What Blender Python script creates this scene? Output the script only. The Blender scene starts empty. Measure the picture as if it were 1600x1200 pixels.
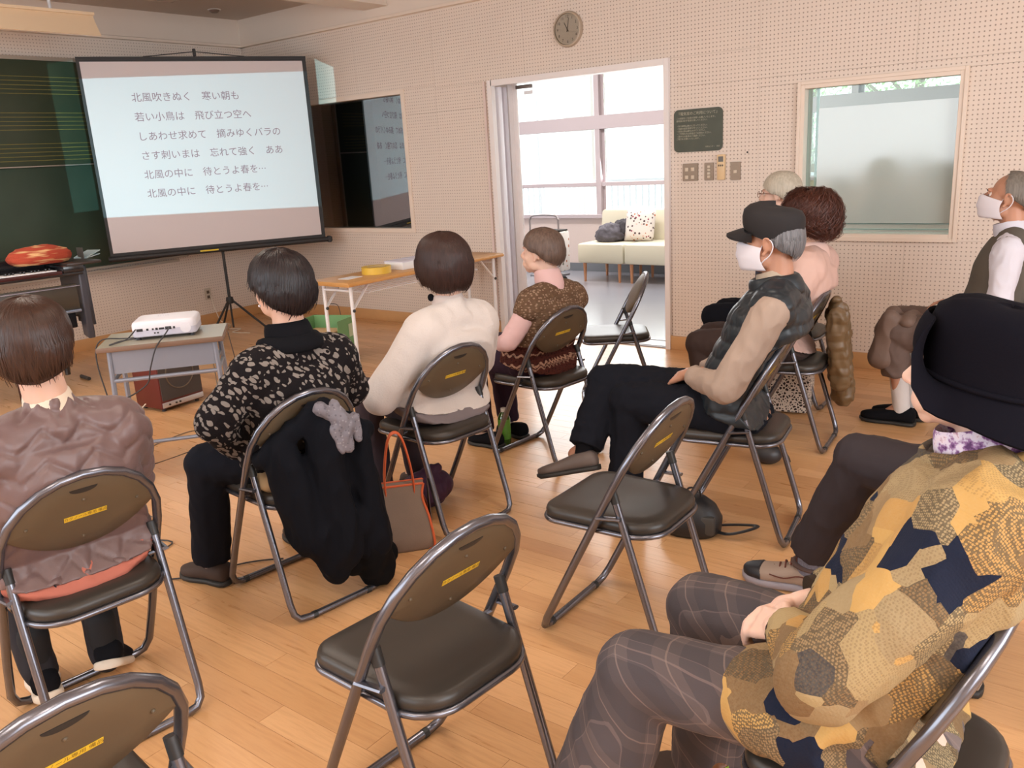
import bpy, bmesh, math, random
import numpy as np
from mathutils import Vector, Matrix, noise
random.seed(7); np.random.seed(7)
SC = bpy.context.scene
COL = SC.collection
R = math.radians
PI = math.pi
# ------------------------------------------------------------------ camera
cam_d = bpy.data.cameras.new('camera'); cam = bpy.data.objects.new('camera', cam_d); COL.objects.link(cam)
_yaw, _pit, _rol = R(38.02668), R(15.12929), R(-3.34672)
_f = Vector((-math.sin(_yaw)*math.cos(_pit), math.cos(_yaw)*math.cos(_pit), -math.sin(_pit)))
_r = Vector((math.cos(_yaw), math.sin(_yaw), 0)); _u = _r.cross(_f)
_r2 = _r*math.cos(_rol)+_u*math.sin(_rol); _u2 = -_r*math.sin(_rol)+_u*math.cos(_rol)
_m = Matrix((_r2, _u2, -_f)).transposed().to_4x4(); _m.translation = Vector((7.7413, -5.7382, 1.5))
cam.matrix_world = _m
cam_d.sensor_width = 36; cam_d.lens = 1319.32*36/1600; cam_d.clip_start = .05
SC.camera = cam
# ------------------------------------------------------------------ world, sun, window daylight, ceiling lamps, added fill lights
W = bpy.data.worlds.new('sky'); SC.world = W; W.use_nodes = True
wn = W.node_tree; bgn = wn.nodes['Background']
sky = wn.nodes.new('ShaderNodeTexSky'); sky.sky_type = 'HOSEK_WILKIE'; sky.sun_direction = Vector((-.35, .6, .75)).normalized(); sky.turbidity = 3.0
mixw = wn.nodes.new('ShaderNodeMixRGB'); mixw.inputs[0].default_value = .85; mixw.inputs[2].default_value = (.9, .95, 1, 1)
wn.links.new(sky.outputs[0], mixw.inputs[1]); wn.links.new(mixw.outputs[0], bgn.inputs[0]); bgn.inputs[1].default_value = 4.0
def light(name, kind, loc, energy, color=(1,1,1), size=1, size_y=None, to=None, angle=None):
    d = bpy.data.lights.new(name, kind); d.energy = energy; d.color = color
    if kind == 'AREA':
        d.size = size
        if size_y: d.shape = 'RECTANGLE'; d.size_y = size_y
    if kind == 'SUN' and angle: d.angle = angle
    o = bpy.data.objects.new(name, d); COL.objects.link(o); o.location = loc
    if to is not None: o.rotation_euler = (Vector(to)-Vector(loc)).to_track_quat('-Z', 'Y').to_euler()
    return o
light('sun', 'SUN', (0, 12, 12), 9, (1, .95, .88), to=(1.6, 2.0, 0.0), angle=R(1))
light('hall_window_daylight', 'AREA', (2.3, 3.45, 1.7), 110, (1, .97, .97), 4.4, 1.9, to=(2.3, 0, 1.0))
light('side_window_daylight', 'AREA', (4.0, -7.55, 1.75), 48, (.86, .93, 1), 6.5, 1.7, to=(4.2, 0, 1.0))
light('rear_window_daylight', 'AREA', (10.9, -4.8, 1.8), 150, (.9, .95, 1), 4.5, 1.6, to=(3, -3.2, .9))
light('hall_fill_light', 'AREA', (2.6, 1.9, 2.9), 70, (1, .95, .92), 3.5, .5, to=(2.6, 1.9, 0))  # unseen fill, added to brighten the hall walls
light('ceiling_lamp_and_fill', 'AREA', (1.7, -4.2, 2.9), 34, (1, .9, .82), .4, 1.6, to=(1.2, -4.2, 0))  # extra overhead fill, added to lift the blackboard wall
for i, (lx, ly) in enumerate(((3.4, -3.6), (6.6, -3.6), (3.4, -6.2), (6.6, -6.2), (8.8, -5.6))):
    light('ceiling_lamp_and_fill', 'AREA', (lx, ly, 2.9), 22, (1, .88, .76), 1.2, .3, to=(lx, ly, 0))
SC.view_settings.view_transform = 'Standard'; SC.view_settings.look = 'None'
SC.view_settings.gamma = 1; SC.view_settings.use_curve_mapping = False
SC.view_settings.exposure = 0.06
try:
    SC.cycles.max_bounces = 7; SC.cycles.diffuse_bounces = 4; SC.cycles.glossy_bounces = 3; SC.cycles.transmission_bounces = 6; SC.cycles.transparent_max_bounces = 8
    SC.cycles.sample_clamp_indirect = 6; SC.cycles.caustics_reflective = False; SC.cycles.caustics_refractive = False
except Exception: pass

# ------------------------------------------------------------------ helpers
def srgb(r, g, b):
    return tuple(((c/255)/12.92 if c/255 <= .04045 else ((c/255+.055)/1.055)**2.4) for c in (r, g, b))
class NT:
    def __init__(s, m):
        s.t = m.node_tree; s.n = s.t.nodes; s.l = s.t.links
        s.b = s.n['Principled BSDF']
    def new(s, typ, **kw):
        n = s.n.new(typ)
        for k, v in kw.items():
            if k.startswith('i_'):
                key = k[2:]; key = int(key) if key.isdigit() else key.replace('_', ' ')
                n.inputs[key].default_value = v
            else: setattr(n, k, v)
        return n
    def link(s, a, b): s.l.new(a, b)
    def math(s, op, a, b=None, c=None):
        n = s.n.new('ShaderNodeMath'); n.operation = op
        for i, v in enumerate((a, b, c)):
            if v is None: continue
            if isinstance(v, (int, float)): n.inputs[i].default_value = v
            else: s.l.new(v, n.inputs[i])
        return n.outputs[0]
    def mix(s, f, a, b):
        n = s.n.new('ShaderNodeMixRGB')
        for i, v in enumerate((f, a, b)):
            if isinstance(v, (int, float)): n.inputs[i].default_value = v
            elif isinstance(v, tuple): n.inputs[i].default_value = (*v[:3], 1)
            else: s.l.new(v, n.inputs[i])
        return n.outputs[0]
    def ramp(s, f, stops, interp='LINEAR'):
        n = s.n.new('ShaderNodeValToRGB'); n.color_ramp.interpolation = interp
        e = n.color_ramp.elements
        while len(e) < len(stops): e.new(.5)
        for i, (p, c) in enumerate(stops):
            e[i].position = p; e[i].color = (*c, 1) if len(c) == 3 else c
        s.l.new(f, n.inputs[0]); return n.outputs[0]
    def pos(s): return s.n.new('ShaderNodeNewGeometry').outputs['Position']
    def objc(s): return s.n.new('ShaderNodeTexCoord').outputs['Object']
    def noise(s, v, scale, detail=3, rough=.5, out=0):
        n = s.n.new('ShaderNodeTexNoise'); n.inputs['Scale'].default_value = scale; n.inputs['Detail'].default_value = detail; n.inputs['Roughness'].default_value = rough
        s.l.new(v, n.inputs['Vector']); return n.outputs[out]
    def vmul(s, v, k):
        n = s.n.new('ShaderNodeMapping'); n.inputs['Scale'].default_value = k; s.l.new(v, n.inputs[0]); return n.outputs[0]
    def bump(s, h, strength=.3, dist=.01):
        n = s.n.new('ShaderNodeBump'); n.inputs['Strength'].default_value = strength; n.inputs['Distance'].default_value = dist
        s.l.new(h, n.inputs['Height']); s.l.new(n.outputs[0], s.b.inputs['Normal']); return n
    def base(s, c): s.l.new(c, s.b.inputs['Base Color'])
def mat(name, col, rough=.5, metal=0, var=0., vscale=8, bump=0., bscale=60, bdist=.004, sheen=0., spec=.5, coat=0.):
    m = bpy.data.materials.new(name); m.use_nodes = True; t = NT(m)
    t.b.inputs['Base Color'].default_value = (*col, 1); t.b.inputs['Roughness'].default_value = rough
    t.b.inputs['Metallic'].default_value = metal; t.b.inputs['Specular IOR Level'].default_value = spec
    if sheen: t.b.inputs['Sheen Weight'].default_value = sheen; t.b.inputs['Sheen Roughness'].default_value = .5
    if coat: t.b.inputs['Coat Weight'].default_value = coat; t.b.inputs['Coat Roughness'].default_value = .15
    m.diffuse_color = (*col, 1)
    if var or bump:
        v = t.objc()
        if var:
            n = t.noise(v, vscale, 4)
            t.base(t.mix(n, tuple(c*(1-var) for c in col), tuple(min(1, c*(1+var)) for c in col)))
        if bump: t.bump(t.noise(v, bscale, 4, .6), bump, bdist)
    return m
def sharpen(bm, ang=38):
    bm.normal_update(); a = R(ang)
    for f in bm.faces: f.smooth = True
    for e in bm.edges:
        if len(e.link_faces) == 2:
            e.smooth = e.calc_face_angle(0) < a
class MB:
    """collects shapes into one mesh"""
    def __init__(s, M=None): s.bm = bmesh.new(); s.M = M
    def _t(s, vs, M):
        if M is not None: bmesh.ops.transform(s.bm, matrix=M, verts=vs)
    def box(s, c, d, M=None, bev=0, rot=None):
        r = bmesh.ops.create_cube(s.bm, size=1); vs = r['verts']
        for v in vs: v.co = Vector((v.co.x*d[0], v.co.y*d[1], v.co.z*d[2]))
        if bev:
            es = list({e for v in vs for e in v.link_edges})
            q = bmesh.ops.bevel(s.bm, geom=es, offset=bev, segments=2, affect='EDGES', profile=.5)
            vs = list(set(q['verts']) | {v for f in q['faces'] for v in f.verts})
            vs = [v for v in s.bm.verts if v in set(vs)]
            # whole island
            seen = set(vs); st = list(vs)
            while st:
                v = st.pop()
                for e in v.link_edges:
                    o = e.other_vert(v)
                    if o not in seen: seen.add(o); st.append(o)
            vs = list(seen)
        T = Matrix.Translation(c)
        if rot is not None: T = T @ rot
        s._t(vs, (M @ T) if M is not None else T); return s
    def rings(s, rings, cap=True, closed=True, loop=False):
        """rings: list of lists of points (same count)"""
        V = [[s.bm.verts.new(p) for p in r] for r in rings]
        n = len(V[0]); m = len(V)
        for i in range(m if loop else m-1):
            A, B = V[i], V[(i+1) % m]
            for j in range(n if closed else n-1):
                k = (j+1) % n
                try: s.bm.faces.new((A[j], A[k], B[k], B[j]))
                except ValueError: pass
        if cap and not loop:
            try: s.bm.faces.new(V[0][::-1]); s.bm.faces.new(V[-1])
            except ValueError: pass
        return s
    def tube(s, pts, r, n=10, closed=False, cap=True, flat=1.0):
        P = [Vector(p) for p in pts]; m = len(P)
        rr = r if isinstance(r, (list, tuple)) else [r]*m
        up = None; rings = []
        for i in range(m):
            if closed: t = (P[(i+1) % m]-P[i-1])
            else: t = P[min(i+1, m-1)]-P[max(i-1, 0)]
            if t.length < 1e-9: t = Vector((0, 0, 1))
            t.normalize()
            if up is None:
                up = Vector((0, 0, 1)) if abs(t.z) < .9 else Vector((1, 0, 0))
            a = (up - t*up.dot(t))
            if a.length < 1e-6: a = t.orthogonal()
            a.normalize(); up = a; b = t.cross(a)
            rings.append([P[i]+(a*math.cos(2*PI*k/n)*flat+b*math.sin(2*PI*k/n))*rr[i] for k in range(n)])
        return s.rings(rings, cap=cap, loop=closed)
    def cyl(s, p0, p1, r, r1=None, n=16): return s.tube([p0, p1], [r, r if r1 is None else r1], n)
    def lathe(s, prof, n=24, M=None, c=(0, 0, 0)):
        C = Vector(c); rs = []
        for (rad, z) in prof:
            ring = [C+Vector((rad*math.cos(2*PI*k/n), rad*math.sin(2*PI*k/n), z)) for k in range(n)]
            rs.append([M @ p for p in ring] if M is not None else ring)
        return s.rings(rs)
    def ell(s, c, r, rot=None, n=16, M=None):
        q = bmesh.ops.create_uvsphere(s.bm, u_segments=n, v_segments=max(6, n*2//3), radius=1)
        T = Matrix.Translation(c)
        if rot is not None: T = T @ rot
        T = T @ Matrix.Diagonal((*(r if isinstance(r, (tuple, list)) else (r, r, r)), 1))
        s._t(q['verts'], (M @ T) if M is not None else T); return s
    def prism(s, poly, h, M=None, z0=0):
        """poly in local XY extruded along Z from z0 to z0+h"""
        a = [Vector((x, y, z0)) for x, y in poly]; b = [Vector((x, y, z0+h)) for x, y in poly]
        if M is not None: a = [M @ p for p in a]; b = [M @ p for p in b]
        return s.rings([a, b])
    def mesh(s, name, ang=38, recalc=True):
        if recalc: bmesh.ops.recalc_face_normals(s.bm, faces=s.bm.faces)
        if ang: sharpen(s.bm, ang)
        me = bpy.data.meshes.new(name); s.bm.to_mesh(me); s.bm.free(); return me
    def build(s, name, m, parent=None, ang=38, bev=0, recalc=True, seg=2):
        me = s.mesh(name, ang, recalc)
        return link(name, me, m, parent, bev, seg)
def link(name, me, m, parent=None, bev=0, seg=2):
    o = bpy.data.objects.new(name, me); COL.objects.link(o)
    if m is not None:
        me.materials.clear()
        for q in (m if isinstance(m, (list, tuple)) else [m]): me.materials.append(q)
    if parent is not None: o.parent = parent
    if bev:
        b = o.modifiers.new('bevel', 'BEVEL'); b.width = bev; b.segments = seg; b.limit_method = 'ANGLE'; b.angle_limit = R(40)
    return o
def tag(o, label, cat, group=None):
    o['label'] = label; o['category'] = cat
    if group: o['group'] = group
    return o
def thing(name, label, cat, loc=(0, 0, 0), rz=0, group=None):
    o = bpy.data.objects.new(name, None); COL.objects.link(o); o.location = loc; o.rotation_euler = (0, 0, rz)
    o.empty_display_size = .1
    return tag(o, label, cat, group)
def struct(o): o['kind'] = 'structure'; return o
def rect_arc(w, h, r, n=5):
    P = []
    for cx, cy, a0 in ((w/2-r, h/2-r, 0), (-w/2+r, h/2-r, 90), (-w/2+r, -h/2+r, 180), (w/2-r, -h/2+r, 270)):
        for k in range(n+1):
            a = R(a0+90*k/n); P.append((cx+r*math.cos(a), cy+r*math.sin(a)))
    return P
def cr(pts, n=6, closed=False):
    """catmull-rom through points"""
    P = [Vector(p) for p in pts]; m = len(P); out = []
    for i in range(m if closed else m-1):
        if closed: a, b, c, d = P[i-1], P[i], P[(i+1) % m], P[(i+2) % m]
        else: a, b, c, d = P[max(i-1, 0)], P[i], P[i+1], P[min(i+2, m-1)]
        for k in range(n):
            t = k/n
            out.append(.5*((2*b)+(c-a)*t+(2*a-5*b+4*c-d)*t*t+(3*b-a-3*c+d)*t**3))
    if not closed: out.append(P[-1])
    return out
def text_obj(name, body, size, m, M, parent=None, extrude=.0006, align='CENTER', space=1.0, bold=0.):
    cu = bpy.data.curves.new(name, 'FONT'); cu.body = body; cu.size = size; cu.extrude = extrude
    cu.align_x = align; cu.align_y = 'CENTER'; cu.space_character = space; cu.resolution_u = 3; cu.offset = bold
    o = bpy.data.objects.new('tmp_text', cu); COL.objects.link(o)
    dg = bpy.context.evaluated_depsgraph_get(); dg.update()
    me = bpy.data.meshes.new_from_object(o.evaluated_get(dg)); bpy.data.objects.remove(o)
    me.name = name; me.transform(M)
    return link(name, me, m, parent)

# ------------------------------------------------------------------ materials: room
def wall_material(name, horizontal_axis, holes=True):
    m = bpy.data.materials.new(name); m.use_nodes = True; t = NT(m)
    v = t.pos(); sp = t.new('ShaderNodeSeparateXYZ'); t.link(v, sp.inputs[0])
    base = srgb(226, 211, 198)
    n = t.noise(v, 1.3, 3)
    c = t.mix(n, tuple(k*.95 for k in base), tuple(min(1, k*1.03) for k in base))
    if holes:
        p = .0265
        ax = t.math('SUBTRACT', t.math('FRACT', t.math('DIVIDE', sp.outputs[horizontal_axis], p)), .5)
        az = t.math('SUBTRACT', t.math('FRACT', t.math('DIVIDE', sp.outputs[2], p)), .5)
        d = t.math('SQRT', t.math('ADD', t.math('MULTIPLY', ax, ax), t.math('MULTIPLY', az, az)))
        hole = t.math('SMOOTH_MIN', t.math('MULTIPLY', t.math('SUBTRACT', .175, d), 22.), 1., .1)
        hole = t.math('MAXIMUM', hole, 0.)
        c = t.mix(t.math('MULTIPLY', hole, .62), c, srgb(112, 84, 68))
        t.bump(t.math('MULTIPLY', hole, -1.), .6, .004)
    t.base(c); t.b.inputs['Roughness'].default_value = .62
    return m
M_wr = wall_material('perforated board painted cream', 0)
M_wf = wall_material('perforated board painted cream front', 1)
M_plain = mat('plain cream paint', srgb(226, 211, 197), .6, var=.03, vscale=2)
M_ceil = mat('ceiling board', srgb(200, 186, 174), .8, var=.04, vscale=3)
M_trim = mat('cream painted trim', srgb(230, 213, 197), .45, var=.02)
M_basewood = mat('pale wood baseboard', srgb(205, 158, 108), .4, var=.12, vscale=5)
M_white = mat('white enamel', srgb(236, 236, 238), .4)
M_shadow = mat('dark gap', (.03, .025, .02), .9)
def floor_mat():
    m = bpy.data.materials.new('varnished maple'); m.use_nodes = True; t = NT(m)
    v = t.pos(); oi = t.new('ShaderNodeObjectInfo')
    sp = t.new('ShaderNodeSeparateXYZ'); t.link(v, sp.inputs[0])
    rowid = t.math('FLOOR', t.math('DIVIDE', sp.outputs[1], .09))
    blk = t.math('FLOOR', t.math('DIVIDE', t.math('ADD', sp.outputs[0], t.math('MULTIPLY', t.math('FRACT', t.math('MULTIPLY', rowid, .618)), .9)), .9))
    wn_ = t.new('ShaderNodeTexWhiteNoise', noise_dimensions='2D'); cb = t.new('ShaderNodeCombineXYZ')
    t.link(rowid, cb.inputs[0]); t.link(blk, cb.inputs[1]); t.link(cb.outputs[0], wn_.inputs['Vector'])
    off = t.new('ShaderNodeVectorMath', operation='ADD'); t.link(v, off.inputs[0]); t.link(wn_.outputs['Color'], off.inputs[1])
    g = t.noise(t.vmul(off.outputs[0], (1.6, 22, 1)), 2.2, 5, .6)
    c1 = t.ramp(wn_.outputs['Value'], [(0, srgb(199, 147, 97)), (.45, srgb(214, 163, 112)), (.8, srgb(222, 172, 122)), (1, srgb(190, 136, 88))])
    c = t.mix(t.math('MULTIPLY', t.math('ABSOLUTE', t.math('SUBTRACT', g, .5)), 2.2), c1, srgb(170, 116, 70))
    g2 = t.noise(t.vmul(off.outputs[0], (.8, 6, 1)), 3, 3)
    c = t.mix(t.math('MULTIPLY', g2, .35), c, srgb(228, 182, 132))
    t.base(c)
    t.link(t.math('ADD', t.math('MULTIPLY', g, .10), .24), t.b.inputs['Roughness'])
    t.b.inputs['Coat Weight'].default_value = .12; t.b.inputs['Coat Roughness'].default_value = .12
    t.b.inputs['Specular IOR Level'].default_value = .5
    t.bump(t.noise(t.vmul(v, (1, 2, 1)), 4, 2), .03, .01)
    return m
M_floor = floor_mat()
M_hall = mat('grey vinyl hall floor', srgb(150, 152, 160), .22, var=.08, vscale=1.5)
# ------------------------------------------------------------------ floor: planks
def build_floor():
    base = MB(); base.box((4.5, -3.9, -.035), (13.0, 8.2, .05)); fb = struct(base.build('floor', M_shadow))
    W_, L_ = .09, .9
    cam_xy = (7.74, -5.74); cells = []
    r0 = int(math.floor(-8.0/W_))
    for r in range(r0, 0):
        y0 = r*W_; y1 = min(y0+W_, 0)
        off = ((r*.618) % 1)*L_
        b0 = int(math.floor((-2+off)/L_))
        for b in range(b0, int((11+off)/L_)+1):
            x0, x1 = b*L_-off, (b+1)*L_-off
            x0, x1 = max(x0, -.02), min(x1, 11)
            if x1-x0 < .02: continue
            cells.append((x0, x1, y0, y1))
    def vis(c):
        x, y = (c[0]+c[1])/2, (c[2]+c[3])/2
        d = Vector((x, y, 0))-Vector((7.7413, -5.7382, 1.5)); z = d.dot(_f)
        if z < .3: return False
        px = 800+1319*d.dot(_r2)/z; py = 600-1319*d.dot(_u2)/z
        return -60 < px < 1660 and -50 < py < 1300
    cells.sort(key=lambda c: (not vis(c), (c[0]+c[1]-2*cam_xy[0])**2+(c[2]+c[3]-2*cam_xy[1])**2))
    g = .0006; cache = {}
    def slab(lx, ly):
        k = (round(lx, 4), round(ly, 4))
        if k not in cache:
            mb = MB(); mb.box((0, 0, -.006), (lx-g*2, ly-g*2, .012)); cache[k] = mb.mesh('plank', 30)
            cache[k].materials.append(M_floor)
        return cache[k]
    for c in cells[:300]:
        o = bpy.data.objects.new('plank', slab(c[1]-c[0], c[3]-c[2])); COL.objects.link(o)
        o.location = ((c[0]+c[1])/2, (c[2]+c[3])/2, 0); o.parent = fb
    mb = MB()
    for c in cells[300:]:
        mb.box(((c[0]+c[1])/2, (c[2]+c[3])/2, -.006), (c[1]-c[0]-g*2, c[3]-c[2]-g*2, .012))
    o = mb.build('planks_beyond', M_floor, fb); o['kind'] = 'stuff'
build_floor()
# ------------------------------------------------------------------ walls of perforated boards
def rect_minus(cell, holes):
    out = [cell]
    for h in holes:
        nxt = []
        for (a0, a1, b0, b1) in out:
            x0, x1, y0, y1 = max(a0, h[0]), min(a1, h[1]), max(b0, h[2]), min(b1, h[3])
            if x0 >= x1 or y0 >= y1: nxt.append((a0, a1, b0, b1)); continue
            if y1 < b1: nxt.append((a0, a1, y1, b1))
            if b0 < y0: nxt.append((a0, a1, b0, y0))
            if a0 < x0: nxt.append((a0, x0, y0, y1))
            if x1 < a1: nxt.append((x1, a1, y0, y1))
        out = nxt
    return [c for c in out if c[1]-c[0] > .004 and c[3]-c[2] > .004]
DOOR = (3.2, 4.83, 0, 2.095); WINR = (5.755, 6.735, .845, 1.845); WINL = (.80, 2.235, .86, 2.12)
TOPZ = 2.715; CEILZ = 2.972
def board_wall(name, m, holes, axis, lo, hi, backs):
    root = None
    mb = MB()
    for (a0, a1, b0, b1) in rect_minus((lo, hi, 0, 3.0), holes):
        if axis == 0: mb.box(((a0+a1)/2, .02+.125, (b0+b1)/2), (a1-a0, .25, b1-b0))
        else: mb.box((-.02-.125, (a0+a1)/2, (b0+b1)/2), (.25, a1-a0, b1-b0))
    root = struct(mb.build(name, M_plain))
    edges = [5.485-.961*k for k in range(-7, 12)] if axis == 0 else [-.02-.961*k for k in range(-1, 10)]
    edges = sorted(edges)
    for i in range(len(edges)-1):
        for (z0, z1) in ((.1, 1.9), (1.9, TOPZ)):
            a0, a1 = max(edges[i], lo), min(edges[i+1], hi)
            if a1-a0 < .03: continue
            for c in rect_minus((a0, a1, z0, z1), holes):
                p = MB(); w, h = c[1]-c[0]-.0012, c[3]-c[2]-.0012
                if axis == 0: p.box(((c[0]+c[1])/2, .01, (c[2]+c[3])/2), (w, .02, h))
                else: p.box((-.01, (c[0]+c[1])/2, (c[2]+c[3])/2), (.02, w, h))
                p.build('perforated_board', m, root)
    return root
wall_right = board_wall('wall_right', M_wr, [DOOR, WINR, WINL], 0, -.02, 11, None)
wall_front = board_wall('wall_front', M_wf, [], 1, -8, 0, None)
# left wall (opposite the doorway) with window openings, and back wall: outside the frame
mb = MB()
for c in rect_minus((-.3, 11.2, 0, 3.0), [(.7, 7.3, .9, 2.6)]): mb.box(((c[0]+c[1])/2, -7.9, (c[2]+c[3])/2), (c[1]-c[0], .3, c[3]-c[2]))
struct(mb.build('wall_left', M_plain))
mb = MB()
for c in rect_minus((-8, 0, 0, 3.0), [(-5.7, -1.1, 1.0, 2.6)]): mb.box((11.15, (c[0]+c[1])/2, (c[2]+c[3])/2), (.3, c[1]-c[0], c[3]-c[2]))
struct(mb.build('wall_back', M_plain))
mb = MB(); mb.box((5.4, -2.0, 3.03), (11.8, 12.6, .12)); ceil = struct(mb.build('ceiling', M_ceil))
# plain band above the boards, slightly proud, with its lip
mb = MB(); mb.box((5.5, -.02, (TOPZ+CEILZ)/2+.012), (11, .04, CEILZ-TOPZ-.02)); mb.box((-.0+.02, -4, (TOPZ+CEILZ)/2+.012), (.04, 8, CEILZ-TOPZ-.02)); struct(mb.build('trim_1', M_plain))
mb = MB(); mb.box((5.5, -.03, TOPZ+.006), (11, .06, .022)); mb.box((.03, -4, TOPZ+.006), (.06, 8, .022)); struct(mb.build('trim_2', M_trim))
# baseboards
mb = MB()
for a, b in ((0, 3.2), (4.83, 11)): mb.box(((a+b)/2, -.01, .052), (b-a, .02, .104), bev=.002)
struct(mb.build('baseboard_right', M_basewood))
mb = MB(); mb.box((.01, -4, .052), (.02, 8, .104), bev=.002); struct(mb.build('baseboard_front', M_basewood))
# ceiling beam running from the doorway wall, detector, hatch
mb = MB(); mb.box((2.02, -4, 2.895), (.26, 8, .15)); mb.box((2.02, -4, 2.815), (.30, 8, .012)); struct(mb.build('trim_3', M_plain))
d = thing('smoke_detector', 'small round smoke detector on the ceiling above the projection screen', 'detector', (.43, -.57, CEILZ))
MB().lathe([(.0, -.03), (.03, -.03), (.045, -.018), (.05, 0), (0, 0)]).build('detector_body', mat('detector plastic', srgb(120, 100, 88), .5), d)
MB().lathe([(.0, -.006), (.06, -.006), (.062, 0), (0, 0)]).build('mounting_ring', M_white, d)
h = thing('ceiling_hatch', 'square access hatch outlined in the ceiling by the blackboard lamp', 'hatch', (.75, -1.3, CEILZ))
mb = MB()
for sx, sy, wx, wy in ((0, .23, .47, .012), (0, -.23, .47, .012), (.23, 0, .012, .47), (-.23, 0, .012, .47)): mb.box((sx, sy, -.003), (wx, wy, .006))
mb.build('hatch_frame', mat('hatch rim', srgb(190, 172, 158), .5), h)
MB().box((0, 0, -.0015), (.445, .445, .003)).build('hatch_panel', M_ceil, h)
# ------------------------------------------------------------------ doorway
def doorway():
    x0, x1, z1 = DOOR[0], DOOR[1], DOOR[3]
    fr = MB()
    fr.box((x0+.02, -.008, z1/2+.001), (.045, .05, z1+.004)); fr.box((x1-.018, .12, z1/2+.001), (.04, .30, z1+.004))
    fr.box(((x0+x1)/2, -.008, z1-.02), (x1-x0-.07, .05, .045)); fr.box(((x0+x1)/2, .14, z1-.012), (x1-x0, .26, .024))
    fr.box((x0+.01, .245, z1/2), (.03, .06, z1)); fr.box((x0+.03, .285, z1/2), (.07, .02, z1), bev=.003)
    f = struct(fr.build('door_1', mat('pinkish white door frame', srgb(236, 229, 227), .4)))
    lf = MB(); lf.box((x0-.02, .08, z1/2-.02), (.13, .045, z1-.05), bev=.004); lf.build('sliding_leaf', mat('white sliding door leaf', srgb(240, 238, 244), .35), f)
    lf = MB(); lf.box((x0-.02, .17, z1/2-.02), (.10, .045, z1-.05), bev=.004); lf.build('sliding_leaf', mat('grey sliding door leaf', srgb(205, 198, 205), .35), f)
    MB().box((x0-.05, .125, z1/2), (.02, .28, z1)).build('jamb_backing', mat('jamb groove', srgb(226, 206, 200), .6), f)
    sl = MB(); sl.box(((x0+x1)/2, .11, .004), (x1-x0, .24, .008)); sl.box(((x0+x1)/2, .02, .006), (x1-x0, .02, .012)); sl.box(((x0+x1)/2, .2, .006), (x1-x0, .02, .012))
    sl.build('sill', mat('aluminium sill', srgb(150, 146, 146), .35, .6), f)
    k = thing('door_closer', 'small metal door catch with a white tag under the doorway lintel', 'catch', (x0+.16, .26, z1-.05))
    MB().box((0, 0, 0), (.16, .03, .03), bev=.004).build('arm', mat('catch steel', srgb(120, 110, 105), .4, .6), k)
    MB().box((.05, -.01, -.05), (.09, .004, .03)).build('paper_tag', M_white, k)
doorway()
# ------------------------------------------------------------------ right window with frosted film
def clear_glass(name, tint=(.95, 1, .98), rough=0.):
    m = bpy.data.materials.new(name); m.use_nodes = True; t = NT(m)
    tr = t.new('ShaderNodeBsdfTransparent'); tr.inputs[0].default_value = (*tint, 1)
    gl = t.new('ShaderNodeBsdfGlossy'); gl.inputs['Roughness'].default_value = rough
    fz = t.new('ShaderNodeFresnel'); fz.inputs[0].default_value = 1.5
    mx = t.new('ShaderNodeMixShader'); t.link(fz.outputs[0], mx.inputs[0]); t.link(tr.outputs[0], mx.inputs[1]); t.link(gl.outputs[0], mx.inputs[2])
    t.link(mx.outputs[0], t.n['Material Output'].inputs[0]); return m
M_glass = clear_glass('clear glass')
def mirror_glass(name):
    m = bpy.data.materials.new(name); m.use_nodes = True; t = NT(m)
    tr = t.new('ShaderNodeBsdfTransparent'); tr.inputs[0].default_value = (.5, .52, .56, 1); gl = t.new('ShaderNodeBsdfGlossy'); gl.inputs['Roughness'].default_value = .01
    mx = t.new('ShaderNodeMixShader'); mx.inputs[0].default_value = .34; t.link(tr.outputs[0], mx.inputs[1]); t.link(gl.outputs[0], mx.inputs[2]); t.link(mx.outputs[0], t.n['Material Output'].inputs[0]); return m
def frosted(name, col):
    m = bpy.data.materials.new(name); m.use_nodes = True; t = NT(m)
    tl = t.new('ShaderNodeBsdfTranslucent'); tl.inputs[0].default_value = (*col, 1)
    df = t.new('ShaderNodeBsdfDiffuse'); df.inputs[0].default_value = (*col, 1)
    gl = t.new('ShaderNodeBsdfGlossy'); gl.inputs['Roughness'].default_value = .12
    a = t.new('ShaderNodeMixShader'); a.inputs[0].default_value = .72; t.link(tl.outputs[0], a.inputs[1]); t.link(df.outputs[0], a.inputs[2])
    b = t.new('ShaderNodeMixShader'); b.inputs[0].default_value = .12; t.link(a.outputs[0], b.inputs[1]); t.link(gl.outputs[0], b.inputs[2])
    t.link(b.outputs[0], t.n['Material Output'].inputs[0]); return m
def frame_mesh(mb, x0, x1, z0, z1, w, y0, y1):
    d = y1-y0; yc = (y0+y1)/2
    mb.box((x0+w/2, yc, (z0+z1)/2), (w, d, z1-z0)); mb.box((x1-w/2, yc, (z0+z1)/2), (w, d, z1-z0))
    mb.box(((x0+x1)/2, yc, z0+w/2), (x1-x0-2*w, d, w)); mb.box(((x0+x1)/2, yc, z1-w/2), (x1-x0-2*w, d, w))
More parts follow.
